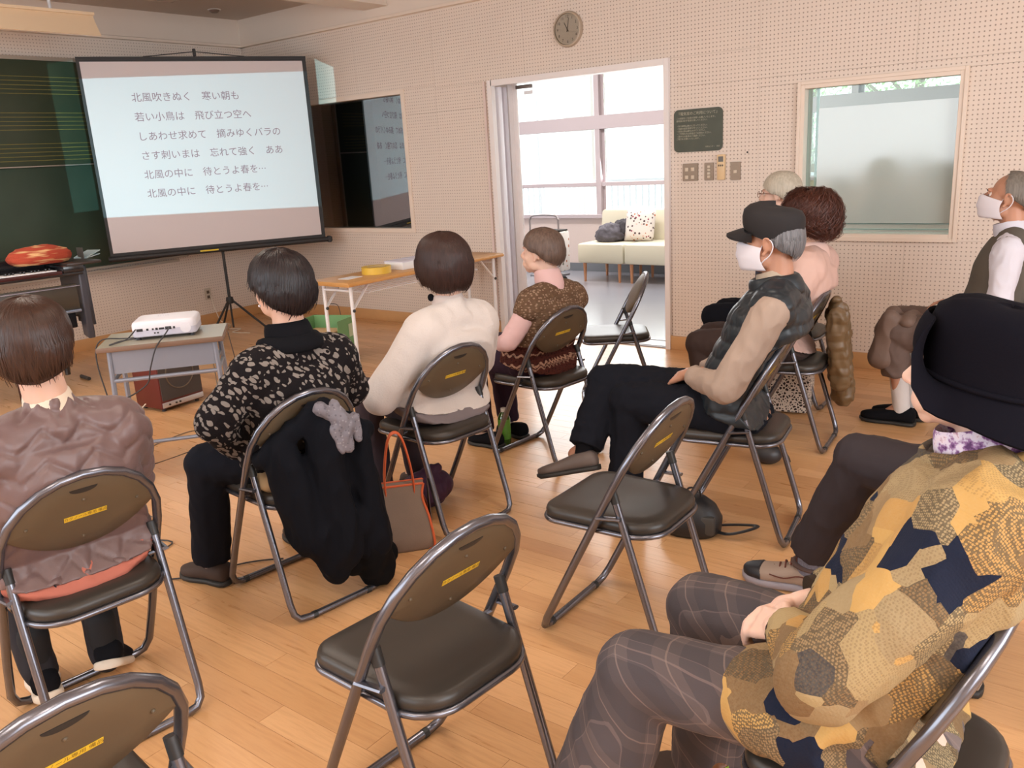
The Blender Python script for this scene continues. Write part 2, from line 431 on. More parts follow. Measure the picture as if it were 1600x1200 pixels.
def window_right():
    x0, x1, z0, z1 = WINR
    mb = MB(); frame_mesh(mb, x0, x1, z0, z1, .04, -.018, .1); frame_mesh(mb, x0-.006, x1+.006, z0-.006, z1+.006, .022, -.026, 0)
    f = struct(mb.build('window_1', M_trim, bev=.002))
    gx0, gx1, gz0, gz1 = x0+.04, x1-.04, z0+.04, z1-.04
    MB().box(((gx0+gx1)/2, .06, (gz0+gz1)/2), (gx1-gx0, .006, gz1-gz0)).build('pane', clear_glass('greenish window glass', (.86, .96, .93)), f)
    MB().box((gx0+.07+(gx1-gx0-.07)/2-.002, .052, (gz0+.062+gz1-.125)/2), (gx1-gx0-.078, .002, gz1-gz0-.187)).build('frosted_film', frosted('frosted film', srgb(205, 216, 210)), f)
    a = MB(); a.box((gx0+.058, .075, (gz0+gz1)/2), (.014, .02, gz1-gz0)); a.box(((gx0+gx1)/2, .075, gz0+.058), (gx1-gx0, .02, .008)); a.box(((gx0+gx1)/2, .075, gz0+.022), (gx1-gx0, .02, .006))
    a.build('inner_sash', M_white, f)
window_right()
def window_left():
    x0, x1, z0, z1 = WINL
    mb = MB(); frame_mesh(mb, x0, x1, z0, z1, .04, -.015, .22)
    f = struct(mb.build('window_2', M_trim, bev=.002))
    MB().box(((x0+x1)/2, .05, (z0+z1)/2), (x1-x0-.08, .006, z1-z0-.08)).build('pane', mirror_glass('dark room glass'), f)
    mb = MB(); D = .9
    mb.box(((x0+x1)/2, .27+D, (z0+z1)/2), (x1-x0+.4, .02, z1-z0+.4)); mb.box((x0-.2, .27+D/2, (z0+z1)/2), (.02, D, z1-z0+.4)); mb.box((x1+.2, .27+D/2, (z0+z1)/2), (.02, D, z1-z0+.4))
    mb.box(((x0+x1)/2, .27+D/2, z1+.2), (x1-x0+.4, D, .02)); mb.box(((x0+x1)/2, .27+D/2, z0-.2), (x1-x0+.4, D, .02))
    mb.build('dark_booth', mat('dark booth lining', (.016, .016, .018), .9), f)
window_left()
# ------------------------------------------------------------------ hall behind the doorway
def hall():
    Y = 3.55
    MB().box((3.8, 2.05, -.02), (9.6, 4.1-.25, .04)).box((4.0, .24, -.02), (1.6, .3, .036)).build('floor_hall', M_hall)['kind'] = 'structure'
    mb = MB(); mb.box((1.8, Y+.1, .34), (7, .2, .68)); mb.box((1.8, Y+.1, 2.85), (7, .2, .3)); mb.box((7.05, Y+.1, .34), (3.5, .2, .68)); mb.box((7.05, Y+.1, 2.85), (3.5, .2, .3)); mb.box((-1.2, 2.0, 1.5), (.2, 3.4, 3)); mb.box((8.8, 2.0, 1.5), (.2, 3.4, 3))
    mb.box((1.9, .4, 1.5), (.02, .3, 3)) if False else None
    struct(mb.build('wall_hall', mat('hall wall', srgb(232, 214, 206), .6)))
    MB().box((2.5, Y-.01, .05), (7.4, .02, .1)).build('baseboard_hall', mat('grey hall skirting', srgb(120, 124, 130), .5))['kind'] = 'structure'
    m = mat('pale pinkish window frame', srgb(205, 192, 196), .4)
    mb = MB(); 
    mb.box((3.55, Y, .70), (10.5, .12, .045)); mb.box((3.55, Y, 1.09), (10.5, .05, .05)); mb.box((3.55, Y, 1.83), (10.5, .1, .16)); mb.box((3.55, Y, 2.7), (10.5, .1, .06))
    for x in (-1.0, .55, 2.06, 3.6, 5.1, 6.6, 8.1): mb.box((x, Y, 1.7), (.07, .09, 2.05)); mb.box((x+.055, Y+.03, 1.7), (.04, .04, 2.05))
    f = struct(mb.build('window_3', m, bev=.003))
    for x in (-.25, 1.3, 2.85, 4.35, 5.85, 7.35):
        for (a, b) in ((.72, 1.065), (1.115, 1.75), (1.91, 2.67)): MB().box((x, Y+.01, (a+b)/2), (1.42, .006, b-a)).build('pane', M_glass, f)
hall()
def sofa_unit(x, label):
    t = thing('sofa_seat', label, 'sofa', (x, 2.72, 0), 0, 'cream sofa units in the hall')
    M_s = MSOFA
    MB().box((0, .3, .335), (.62, .6, .23), bev=.03).build('seat', M_s, t)
    b = MB(); b.box((0, .585, .57), (.61, .1, .46), bev=.035, rot=Matrix.Rotation(R(-9), 4, 'X')); b.build('backrest', M_s, t)
    for sx in (-.235, .235):
        for y in (.05, .55): MB().tube([(sx, y, .0), (sx, y, .23)], [.014, .022], 10).build('leg', MLEG, t)
MSOFA = mat('cream leatherette', srgb(222, 216, 194), .5, bump=.1, bscale=300, bdist=.001); MLEG = mat('beech leg', srgb(200, 140, 100), .45, var=.1)
sofa_unit(2.53, 'cream sofa unit in the hall with the grey clothes heap on it')
sofa_unit(3.16, 'cream sofa unit in the hall nearest the doorway edge, behind the empty chair')
cu = thing('cushion', 'square patterned cushion leaning on the cream sofa back', 'cushion', (2.86, 3.10, .62), 0)
def cushion_mesh(w, h, d, n=12):
    mb = MB(); top = []; 
    for s in (1, -1):
        g = [[Vector(((i/n-.5)*w, s*d*max(0, (1-(2*i/n-1)**4)*(1-(2*j/n-1)**4))**.6, (j/n-.5)*h)) for i in range(n+1)] for j in range(n+1)]
        mb.rings(g, cap=False, closed=False)
    bmesh.ops.remove_doubles(mb.bm, verts=mb.bm.verts, dist=1e-5); return mb
def dotpat(name, a, bcols, scale, thr=.35, vec='obj', stretch=(1, 1, 1)):
    m = bpy.data.materials.new(name); m.use_nodes = True; t = NT(m)
    v = t.vmul(t.objc(), stretch); vo = t.new('ShaderNodeTexVoronoi'); vo.inputs['Scale'].default_value = scale; t.link(v, vo.inputs['Vector'])
    c = t.ramp(vo.outputs['Color'], [(i/len(bcols), q) for i, q in enumerate(bcols)], 'CONSTANT')
    f = t.math('LESS_THAN', vo.outputs['Distance'], thr)
    t.base(t.mix(f, a, c)); t.b.inputs['Roughness'].default_value = .8; return m
o = cushion_mesh(.36, .36, .07).build('cushion_cover', dotpat('confetti print', srgb(236, 228, 222), [srgb(150, 70, 90), srgb(90, 70, 70), srgb(190, 120, 90), srgb(230, 200, 190)], 26, .33), cu, ang=80)
o.rotation_euler = (R(-18), 0, R(8))
cu.location.z = .63
def wad(name, w, d, h, m, parent=None, seed=0, n=26, amp=.35, M=None, rid=9.):
    """crumpled cloth heap"""
    mb = MB(); bm = mb.bm
    bmesh.ops.create_uvsphere(bm, u_segments=n*2, v_segments=n, radius=1)
    for v in bm.verts:
        p = v.co.copy(); q = Vector((p.x*1.3+seed, p.y*1.3, p.z*1.3)); 
        a = noise.noise(q*1.6)*.5+abs(noise.noise(q*3.1))*.6-abs(noise.noise(q*rid*.6))*.35
        p *= 1+amp*a
        v.co = Vector((p.x*w/2, p.y*d/2, max(p.z, -.55)*h*.65+h*.36))
        if v.co.z < 0: v.co.z = 0
    if M is not None: bmesh.ops.transform(bm, matrix=M, verts=bm.verts)
    return mb.build(name, m, parent, ang=0 if False else 70)
c1 = tag(wad('jacket', .34, .3, .2, mat('dark grey down cloth', srgb(92, 88, 96), .7, var=.5, vscale=30), seed=3), 'crumpled dark grey and white jacket heaped on the cream sofa', 'jacket'); c1.location = (2.5, 3.02, .452)
c2 = tag(wad('fleece', .3, .26, .22, mat('charcoal ruffled cloth', srgb(70, 66, 72), .8, var=.5, vscale=40), seed=8), 'charcoal ruffled fleece piled against the patterned cushion', 'clothing'); c2.location = (2.62, 3.16, .47)
# shopping cart behind the woman with the crochet vest
t = thing('folding_trolley', 'folding shopping trolley with a tall chrome loop handle in the hall', 'trolley', (2.02, 2.35, 0))
hd = cr([(-.2, 0, .16), (-.2, 0, .70), (-.19, 0, .77), (-.14, 0, .81), (.14, 0, .81), (.19, 0, .77), (.2, 0, .70), (.2, 0, .16)], 4)
MB().tube(hd, .011, 8).build('handle', mat('dull chrome', srgb(175, 165, 165), .35, .7), t)
MB().box((.08, .06, .40), (.34, .2, .46), bev=.03).build('bag_body', dotpat('pale floral cloth', srgb(220, 212, 205), [srgb(180, 120, 90), srgb(120, 130, 110)], 18, .3), t)
MB().box((.08, .06, .635), (.30, .17, .02), bev=.006).build('bag_opening', M_shadow, t)
for sx in (-.17, .2): MB().cyl((sx, .05, .055), (sx+.03, .05, .055), .055, n=20).build('wheel', mat('black rubber', (.02, .02, .02), .6), t)
MB().box((.02, .05, .12), (.4, .24, .02)).build('base_frame', mat('dull chrome 2', srgb(150, 150, 155), .4, .7), t)
# outdoors beyond the hall window
mb = MB(); mb.box((0, 20, -.3), (80, 33, .1)); struct(mb.build('ground', mat('pale concrete yard', srgb(225, 222, 216), .9)))
b = thing('building', 'white building wall outside the hall window with a faint gutter line', 'building', (-4, 12.5, -.3))
MB().box((0, .5, 3), (26, 1, 6)).build('wall', mat('white render', srgb(248, 246, 244), .8), b)
for z, w in ((3.9, .05), (4.35, .03), (2.6, .02)): MB().box((3, -.02, z), (7, .04, w)).build('ledge', mat('grey ledge', srgb(190, 190, 195), .7), b)
for x in (-4.4, -3.4, -1.2): MB().cyl((x, -.05, 0), (x, -.05, 5.6), .03).build('downpipe', mat('grey pipe', srgb(170, 165, 170), .6), b)
p = thing('pillar', 'grey square porch pillar outside behind the window mullion', 'pillar', (-.43, 7, -.3))
MB().box((0, 0, .1), (.44, .44, .2)).build('plinth', mat('plinth', srgb(150, 145, 145), .8), p)
MB().box((0, 0, 1.75), (.36, .36, 3.5)).build('shaft', mat('grey concrete', srgb(168, 160, 158), .8), p)
rl = thing('railing', 'white metal railing outside the hall window', 'railing', (0, 6.2, -.3))
MB().box((0, 0, 1.32), (8, .04, .05)).box((0, 0, .15), (8, .04, .05)).build('rail', mat('rail grey', srgb(170, 172, 180), .5), rl)
for i in range(60): MB().box((-3.2+i*.11, 0, .7), (.022, .022, 1.2)).build('baluster', bpy.data.materials['rail grey'], rl)
s = thing('notice_board', 'green notice with white characters and a red arrow outside the window', 'sign', (-1.5, 6.0, 1.25))
MB().box((0, 0, 0), (.3, .02, .42)).build('board', mat('pale green board', srgb(150, 175, 110), .6), s)
text_obj('lettering', '受\n付', .13, M_white, Matrix.Translation((0, -.012, .04)) @ Matrix.Rotation(PI/2, 4, 'X'), s)
MB().prism([(.17, -.13), (.17, .13), (.27, 0)], .015, Matrix.Rotation(PI/2, 4, 'X')).build('arrow', mat('red arrow', srgb(215, 60, 50), .6), s)
MB().cyl((0, .03, -1.55), (0, .03, -.2), .02).build('post', mat('sign post', srgb(150, 150, 150), .5), s)

def garden_tree(x, y, label, seed):
    rnd = random.Random(seed); t = thing('tree', label, 'tree', (x, y, -.3), 0, 'trees outside the hall windows')
    bark = bpy.data.materials.get('bark') or mat('bark', srgb(120, 104, 90), .9, var=.2); lf = bpy.data.materials.get('pale leaves') or mat('pale leaves', srgb(150, 172, 120), .7, var=.3, vscale=3)
    MB().tube(cr([(0, 0, 0), (.05, .02, .9), (-.03, .05, 1.8), (.04, 0, 2.6)], 4), [.09-.003*i for i in range(13)], 10).build('trunk', bark, t)
    tips = []
    for k in range(9):
        a = k*.7; z0 = 1.2+.15*k; p = [(0, 0, z0), (math.cos(a)*.4, math.sin(a)*.4, z0+.3), (math.cos(a)*.85, math.sin(a)*.85, z0+.75)]; tips += p[1:]
        MB().tube(cr(p, 3), [.035-.004*i for i in range(7)], 7).build('branch', bark, t)
    mb = MB(); bm = mb.bm
    for k in range(2600):
        c = V_(tips[k % len(tips)])+V_((rnd.gauss(0, .28), rnd.gauss(0, .28), rnd.gauss(.05, .28))); n = V_((rnd.gauss(0, 1), rnd.gauss(0, 1), rnd.gauss(.4, 1))).normalized(); u = n.orthogonal().normalized(); v = n.cross(u); s = rnd.uniform(.02, .04)
        bm.faces.new([bm.verts.new(c+u*s), bm.verts.new(c+v*s*.5), bm.verts.new(c-u*s), bm.verts.new(c-v*s*.5)])
    o = mb.build('foliage', lf, t, ang=0, recalc=False); o['kind'] = 'stuff'
V_ = Vector
garden_tree(5.0, 6.6, 'pale leafy tree outside, seen through the clear strip of the frosted window', 3)
garden_tree(6.5, 7.0, 'second pale tree outside, above the right part of the frosted film', 4)
garden_tree(3.3, 7.6, 'third pale tree outside, behind the frosted window edge', 5)

# ------------------------------------------------------------------ things on the doorway wall
def on_wall(x, y, z): return Matrix.Translation((x, y, z)) @ Matrix.Rotation(PI/2, 4, 'X')   # local XY -> wall plane, +Z out towards the room
def clock():
    t = thing('wall_clock', 'round white wall clock high above the doorway', 'clock', (3.995, 0, 2.39))
    M = Matrix.Rotation(PI/2, 4, 'X')
    MB().lathe([(0, 0), (.125, 0), (.128, .012), (.122, .03), (.112, .032), (.108, .02), (0, .02)], 48, M).build('case', mat('clock rim grey beige', srgb(178, 160, 140), .4), t)
    MB().lathe([(0, .0205), (.108, .0205), (.108, .0215), (0, .0215)], 48, M).build('dial', mat('clock dial', srgb(214, 198, 178), .6), t)
    ink = mat('clock ink', srgb(70, 56, 44), .6)
    for h in range(1, 13):
        a = R(90-30*h); text_obj('numeral', str(h), .028, ink, M @ Matrix.Translation((math.cos(a)*.088, math.sin(a)*.088, .022)), t, .0004)
    def hand(nm, deg, L, w):
        a = R(90-deg); MB().prism([(-.02, -w), (L, -w*.5), (L, w*.5), (-.02, w)], .0015, M @ Matrix.Rotation(a, 4, 'Z'), .0235).build(nm, ink, t)
    hand('hour_hand', 331, .055, .004); hand('minute_hand', 12, .08, .003)
    MB().lathe([(0, .022), (.005, .022), (.005, .027), (0, .027)], 12, M).build('hub', ink, t)
    MB().lathe([(0, .0295), (.11, .0295), (.11, .0305), (0, .0305)], 48, M).build('glass', clear_glass('clock glass', (.97, .97, .96), .02), t)
clock()
def wall_sign():
    t = thing('notice_sign', 'dark green rounded notice with pale lettering on the wall beside the doorway', 'sign', (5.047, 0, 1.597))
    M = Matrix.Rotation(PI/2, 4, 'X')
    MB().prism(rect_arc(.368, .29, .035), .008, M).build('plate', mat('dark green glossy film', srgb(66, 70, 54), .45, var=.3, vscale=10), t)
    ink = mat('pale lettering', srgb(175, 170, 148), .5)
    text_obj('heading', '『電気窓のご利用について』', .0245, ink, M @ Matrix.Translation((0, .115, .0085)), t, .0003)
    L = ['この部屋をご利用の皆様へお願いいたします。', '使用後は必ず電気を消してください。', '', '・窓の開閉は静かに行ってください。', '・空調の設定温度を守ってください。', '・退室の際は鍵をかけてください。', '・ご不明な点は係員までお尋ねください。', '・室内での飲食はご遠慮ください。', 'ご協力をお願いいたします。']
    for i, s in enumerate(L):
        if s: text_obj('line_of_text', s, .0145, ink, M @ Matrix.Translation((-.165, .085-i*.0175, .0085)), t, .0002, 'LEFT')
    text_obj('line_of_text', '市民センター　館長', .012, ink, M @ Matrix.Translation((.165, -.115, .0085)), t, .0002, 'RIGHT')
wall_sign()
Mst = mat('brushed steel plate', srgb(140, 122, 104), .4, .35); Mkey = mat('pale switch key', srgb(205, 190, 170), .4); Mkd = mat('dark brown plastic', srgb(96, 80, 66), .5)  # Mkd: even dark brown of remote buttons and outlet sockets
def plate(name, label, cat, x0, x1, z0, z1, keys):
    t = thing(name, label, cat, ((x0+x1)/2, 0, (z0+z1)/2)); M = Matrix.Rotation(PI/2, 4, 'X')
    MB().prism(rect_arc(x1-x0, z1-z0, .004, 2), .008, M).build('plate', Mst, t)
    for (kx, kz, w, h) in keys:
        MB().box((0, 0, 0), (w, h, .006), M @ Matrix.Translation((kx, kz, .010)), bev=.001).build('switch_key', Mkey, t)
    return t
plate('light_switch', 'steel switch plate with four keys under the green notice', 'switch', 4.93, 5.048, 1.25, 1.372, [(a, b-.006, .026, .026) for a in (-.027, .02) for b in (-.028, .026)])
plate('light_switch', 'narrow steel switch plate with a column of small keys under the notice', 'switch', 5.098, 5.165, 1.25, 1.372, [(0, b, .022, .017) for b in (-.035, -.012, .011, .034)])
plate('light_switch', 'narrow steel switch plate with one key, furthest from the doorway', 'switch', 5.292, 5.363, 1.248, 1.37, [(0, -.004, .024, .022)])
t = thing('remote_control', 'cream air conditioner remote in its wall holder beside the switches', 'remote', (5.226, 0, 1.338)); M = Matrix.Rotation(PI/2, 4, 'X')
MB().box((0, 0, 0), (.056, .172, .02), M @ Matrix.Translation((0, 0, .012)), bev=.004).build('body', mat('cream remote', srgb(222, 192, 148), .4), t)
MB().box((0, .055, 0), (.036, .036, .002), M @ Matrix.Translation((0, 0, .0225))).build('screen', mat('remote screen', srgb(88, 80, 68), .3), t)
for kx in (-.014, 0, .014): MB().box((kx, .012, 0), (.009, .012, .003), M @ Matrix.Translation((0, 0, .0225))).build('button', Mkd, t)
o = MB().lathe([(0, 0), (.006, 0), (.006, .004), (0, .005)], 12, on_wall(5.41, 0, 1.43)).build('wall_pin', mat('dark pin', (.03, .025, .02), .5)); tag(o, 'tiny dark pin in the perforated wall near the switches', 'pin')
# outlet on the front wall
t = thing('wall_outlet', 'cream wall outlet low on the front wall beside the screen tripod', 'outlet', (.0, -.81, .305)); MY = Matrix.Rotation(PI/2, 4, 'Z') @ Matrix.Rotation(PI/2, 4, 'X')
MB().prism(rect_arc(.072, .122, .005, 2), .008, MY).build('plate', mat('aged outlet plastic', srgb(196, 182, 164), .5), t)
for z in (-.03, .02): MB().box((0, z, 0), (.03, .03, .006), MY @ Matrix.Translation((0, 0, .009)), bev=.001).build('socket', Mkd, t)
def cable(name, label, pts, r, m, n=6, cat='cable'):
    return tag(MB().tube(cr(pts, n), r, 6).build(name, m, ang=80), label, cat)
Mwc = mat('white cable', srgb(225, 215, 200), .5); Mbc = mat('black cable', (.03, .028, .03), .45)
cable('power_cord', 'white cord hanging from the wall outlet to the tripod', [(.03, -.80, .29), (.06, -.79, .15), (.09, -.76, .02), (.3, -.8, .008), (.5, -.95, .008), (.62, -.9, .008), (.7, -1.05, .008), (.9, -1.0, .008)], .004, Mwc)
# ------------------------------------------------------------------ blackboard
def blackboard():
    t = thing('blackboard', 'green two tier blackboard with yellow music staves on the front wall', 'blackboard', (0, 0, 0))
    def bm_(name, y0, y1, z0, z1, x, col):
        m = bpy.data.materials.new(name); m.use_nodes = True; q = NT(m)
        n = q.noise(q.vmul(q.pos(), (1, 1.5, 1.2)), 2.5, 5); q.base(q.mix(n, tuple(c*.75 for c in col), tuple(c*1.35 for c in col)))
        q.b.inputs['Roughness'].default_value = .42
        return MB().box((x, (y0+y1)/2, (z0+z1)/2), (.02, y1-y0, z1-z0), bev=.002).build(name, m, t)
    Y0, Y1 = -5.6, -1.02
    bm_('upper_panel', Y0, Y1, 1.642, 2.49, .05, srgb(52, 62, 46)); bm_('lower_panel', Y0, Y1, .74, 1.63, .035, srgb(50, 66, 54))
    al = mat('aluminium rail', srgb(170, 160, 148), .4, .5)
    mb = MB(); mb.box((.045, (Y0+Y1)/2, 2.505), (.06, Y1-Y0+.04, .03)); mb.box((.055, (Y0+Y1)/2, 1.636), (.03, Y1-Y0, .008)); mb.box((.04, (Y0+Y1)/2, .725), (.05, Y1-Y0+.03, .022)); mb.box((.045, Y1+.012, 1.62), (.06, .02, 1.8)); mb.box((.012, (Y0+Y1)/2, 1.6), (.022, Y1-Y0, 1.75))
    mb.build('frame', al, t)
    mb = MB(); mb.box((.06, (Y0+Y1)/2-.06, .69), (.10, Y1-Y0-.1, .012)); mb.box((.108, (Y0+Y1)/2-.06, .697), (.008, Y1-Y0-.1, .022)); mb.build('chalk_tray', al, t)
    st = mat('yellow staff line', srgb(120, 112, 52), .6)
    for z0 in (2.36, 2.07, 1.82):
        for k in range(5):
            MB().box((.0607, (Y0+Y1)/2-.03, z0-k*.034), (.001, Y1-Y0-.12, .0045)).build('staff_line', st, t)
blackboard()
# ------------------------------------------------------------------ blackboard lamp hanging from ceiling (top left of the photograph)
def board_lamp():
    t = thing('blackboard_lamp', 'long cream trough lamp hung from the ceiling in front of the blackboard', 'lamp', (.95, 0, 2.62))
    m = mat('cream lamp housing', srgb(230, 205, 172), .45)
    Mx = Matrix(((0, 0, 1, 0), (1, 0, 0, 0), (0, 1, 0, 0), (0, 0, 0, 1)))
    # profile in (x,z) extruded along y
    prof = [(-.13, .10), (.07, .10), (.09, .045), (.15, -.06), (.145, -.065), (.075, .03), (-.13, .02)]
    a = [Vector((x, -4.6, z)) for x, z in prof]; b = [Vector((x, -2.08, z)) for x, z in prof]
    MB().rings([a, b]).build('housing', m, t)
    MB().box((-.02, -3.34, .10), (.24, 2.52, .02)).build('top_plate', m, t)
    for y in (-2.35, -4.3): MB().cyl((-.02, y, .10), (-.02, y, .352), .012).build('hanger', M_white, t)
    MB().cyl((0, -4.4, .035), (0, -2.35, .035), .016).build('fluorescent_tube', mat('unlit tube', srgb(235, 232, 225), .3), t)
board_lamp()
# ------------------------------------------------------------------ projection screen
SD = Vector((math.sin(R(26)), math.cos(R(26)), 0)); SN = Vector((SD.y, -SD.x, 0)); SMID = Vector((.87, -1.14, 0))
# local frame: X along the screen (to the right in the photograph), Y up, Z toward the audience
M_SCR = Matrix(((SD.x, 0, SN.x, SMID.x), (SD.y, 0, SN.y, SMID.y), (0, 1, 0, 0), (0, 0, 0, 1)))
def screen():
    t = thing('projection_screen', 'portable white projection screen with song words on a black tripod', 'projection screen', (0, 0, 0)); t.matrix_world = M_SCR
    blk = mat('black screen border', (.018, .016, .016), .6); wht = mat('matte white screen cloth', srgb(204, 194, 194), .9)
    Z0, Z1 = .83, 2.462; H = Z1-Z0; Wd = 1.9
    MB().box((.01, (Z0+Z1)/2, 0), (Wd, H, .003)).build('border', blk, t)
    MB().box((.005, (Z0+Z1)/2+.01, .0025), (Wd-.06, H-.06, .002)).build('cloth', wht, t)
    MB().tube([(-.96, Z0-.01, 0), (1.02, Z0-.01, 0)], .024, 14).build('roller_case', blk, t)
    MB().box((.995, Z0-.01, 0), (.03, .06, .06), bev=.006).build('end_cap', blk, t)
    MB().box((.01, Z1+.008, 0), (Wd, .022, .02)).build('top_bar', blk, t)
    MB().tube([(-.42, Z1+.02, -.01), (0, Z1+.06, -.01), (.42, Z1+.02, -.01)], .004, 6).build('hanging_wire', blk, t)
    MB().box((0, Z1+.055, -.02), (.025, .06, .03), bev=.004).build('hook', blk, t)
    MB().box((-.12, Z0-.008, .024), (.16, .012, .003)).build('yellow_tape', mat('yellow tape', srgb(212, 180, 40), .6), t)
    MB().tube([(0, .32, -.035), (0, 1.2, -.035), (0, Z1+.06, -.035)], [.014, .012, .010], 12).build('pole', blk, t)
    MB().lathe([(0, -.03), (.03, -.03), (.036, 0), (.03, .03), (0, .03)], 16, Matrix.Translation((0, .34, -.035)) @ Matrix.Rotation(-PI/2, 4, 'X')).build('leg_collar', blk, t)
    for a in (20, 140, 260):
        dx, dz = math.cos(R(a)), math.sin(R(a))
        MB().tube([(dx*.03, .33, -.035+dz*.03), (dx*.34, .02, -.035+dz*.34)], .010, 8).build('leg', blk, t)
        MB().ell((dx*.345, .014, -.035+dz*.345), .014, n=8).build('rubber_foot', blk, t)
    MB().cyl((0, .33, -.035), (0, .08, -.035), .009).build('centre_post', blk, t)
    lines = ['北風吹きぬく　寒い朝も', '若い小鳥は　飛び立つ空へ', 'しあわせ求めて　摘みゆくバラの', 'さす刺いまは　忘れて強く　ああ', '北風の中に　待とうよ春を…', '北風の中に　待とうよ春を…']
    ink = mat('rose grey painted projection', srgb(140, 108, 114), .9)  # projected words: the picture's darker light is put into the letters' colour
    return t, lines, ink
SCR, SLINES, SINK = screen()
_o = text_obj('probe', 'ああああああああああ', 1, SINK, Matrix.Identity(4)); _xs = [v.co.x for v in _o.data.vertices]; _p = text_obj('probe', 'あ', 1, SINK, Matrix.Identity(4)); _ys = [v.co.x for v in _p.data.vertices]
ADV = ((max(_xs)-min(_xs))-(max(_ys)-min(_ys)))/9; bpy.data.objects.remove(_o); bpy.data.objects.remove(_p)
for i, s in enumerate(SLINES):
    k_ = 0
    for ph_ in s.replace('…', '⋯').split('　'):
        text_obj('song_line', ph_, .0815, SINK, Matrix.Translation((-.565+k_*.0815*ADV, 2.15-i*.160, .0045)), SCR, .0003, 'LEFT', bold=0); k_ += len(ph_)+1
# projector beam: a spot lamp in the projector masked to the picture's rectangle
def projector_beam(loc):
    d = bpy.data.lights.new('projector_beam', 'SPOT'); d.spot_size = R(48); d.spot_blend = 0; d.shadow_soft_size = .004; d.energy = 430
    o = bpy.data.objects.new('projector_beam', d); COL.objects.link(o)
    tgt = Vector((.80, -1.16, 1.78)); o.location = loc
    o.rotation_euler = (tgt-Vector(loc)).to_track_quat('-Z', 'Y').to_euler()
    d.use_nodes = True; nt = d.node_tree; n = nt.nodes; l = nt.links
    em = n['Emission']; tc = n.new('ShaderNodeTexCoord'); sp = n.new('ShaderNodeSeparateXYZ'); l.new(tc.outputs['Normal'], sp.inputs[0])
    def mth(op, a, b=None):
        q = n.new('ShaderNodeMath'); q.operation = op
        for i, v in enumerate((a, b)):
            if v is None: continue
            if isinstance(v, float): q.inputs[i].default_value = v
            else: l.new(v, q.inputs[i])
        return q.outputs[0]
    u = mth('DIVIDE', sp.outputs[0], sp.outputs[2]); v = mth('DIVIDE', sp.outputs[1], sp.outputs[2])
    return o, n, l, em, mth, u, v

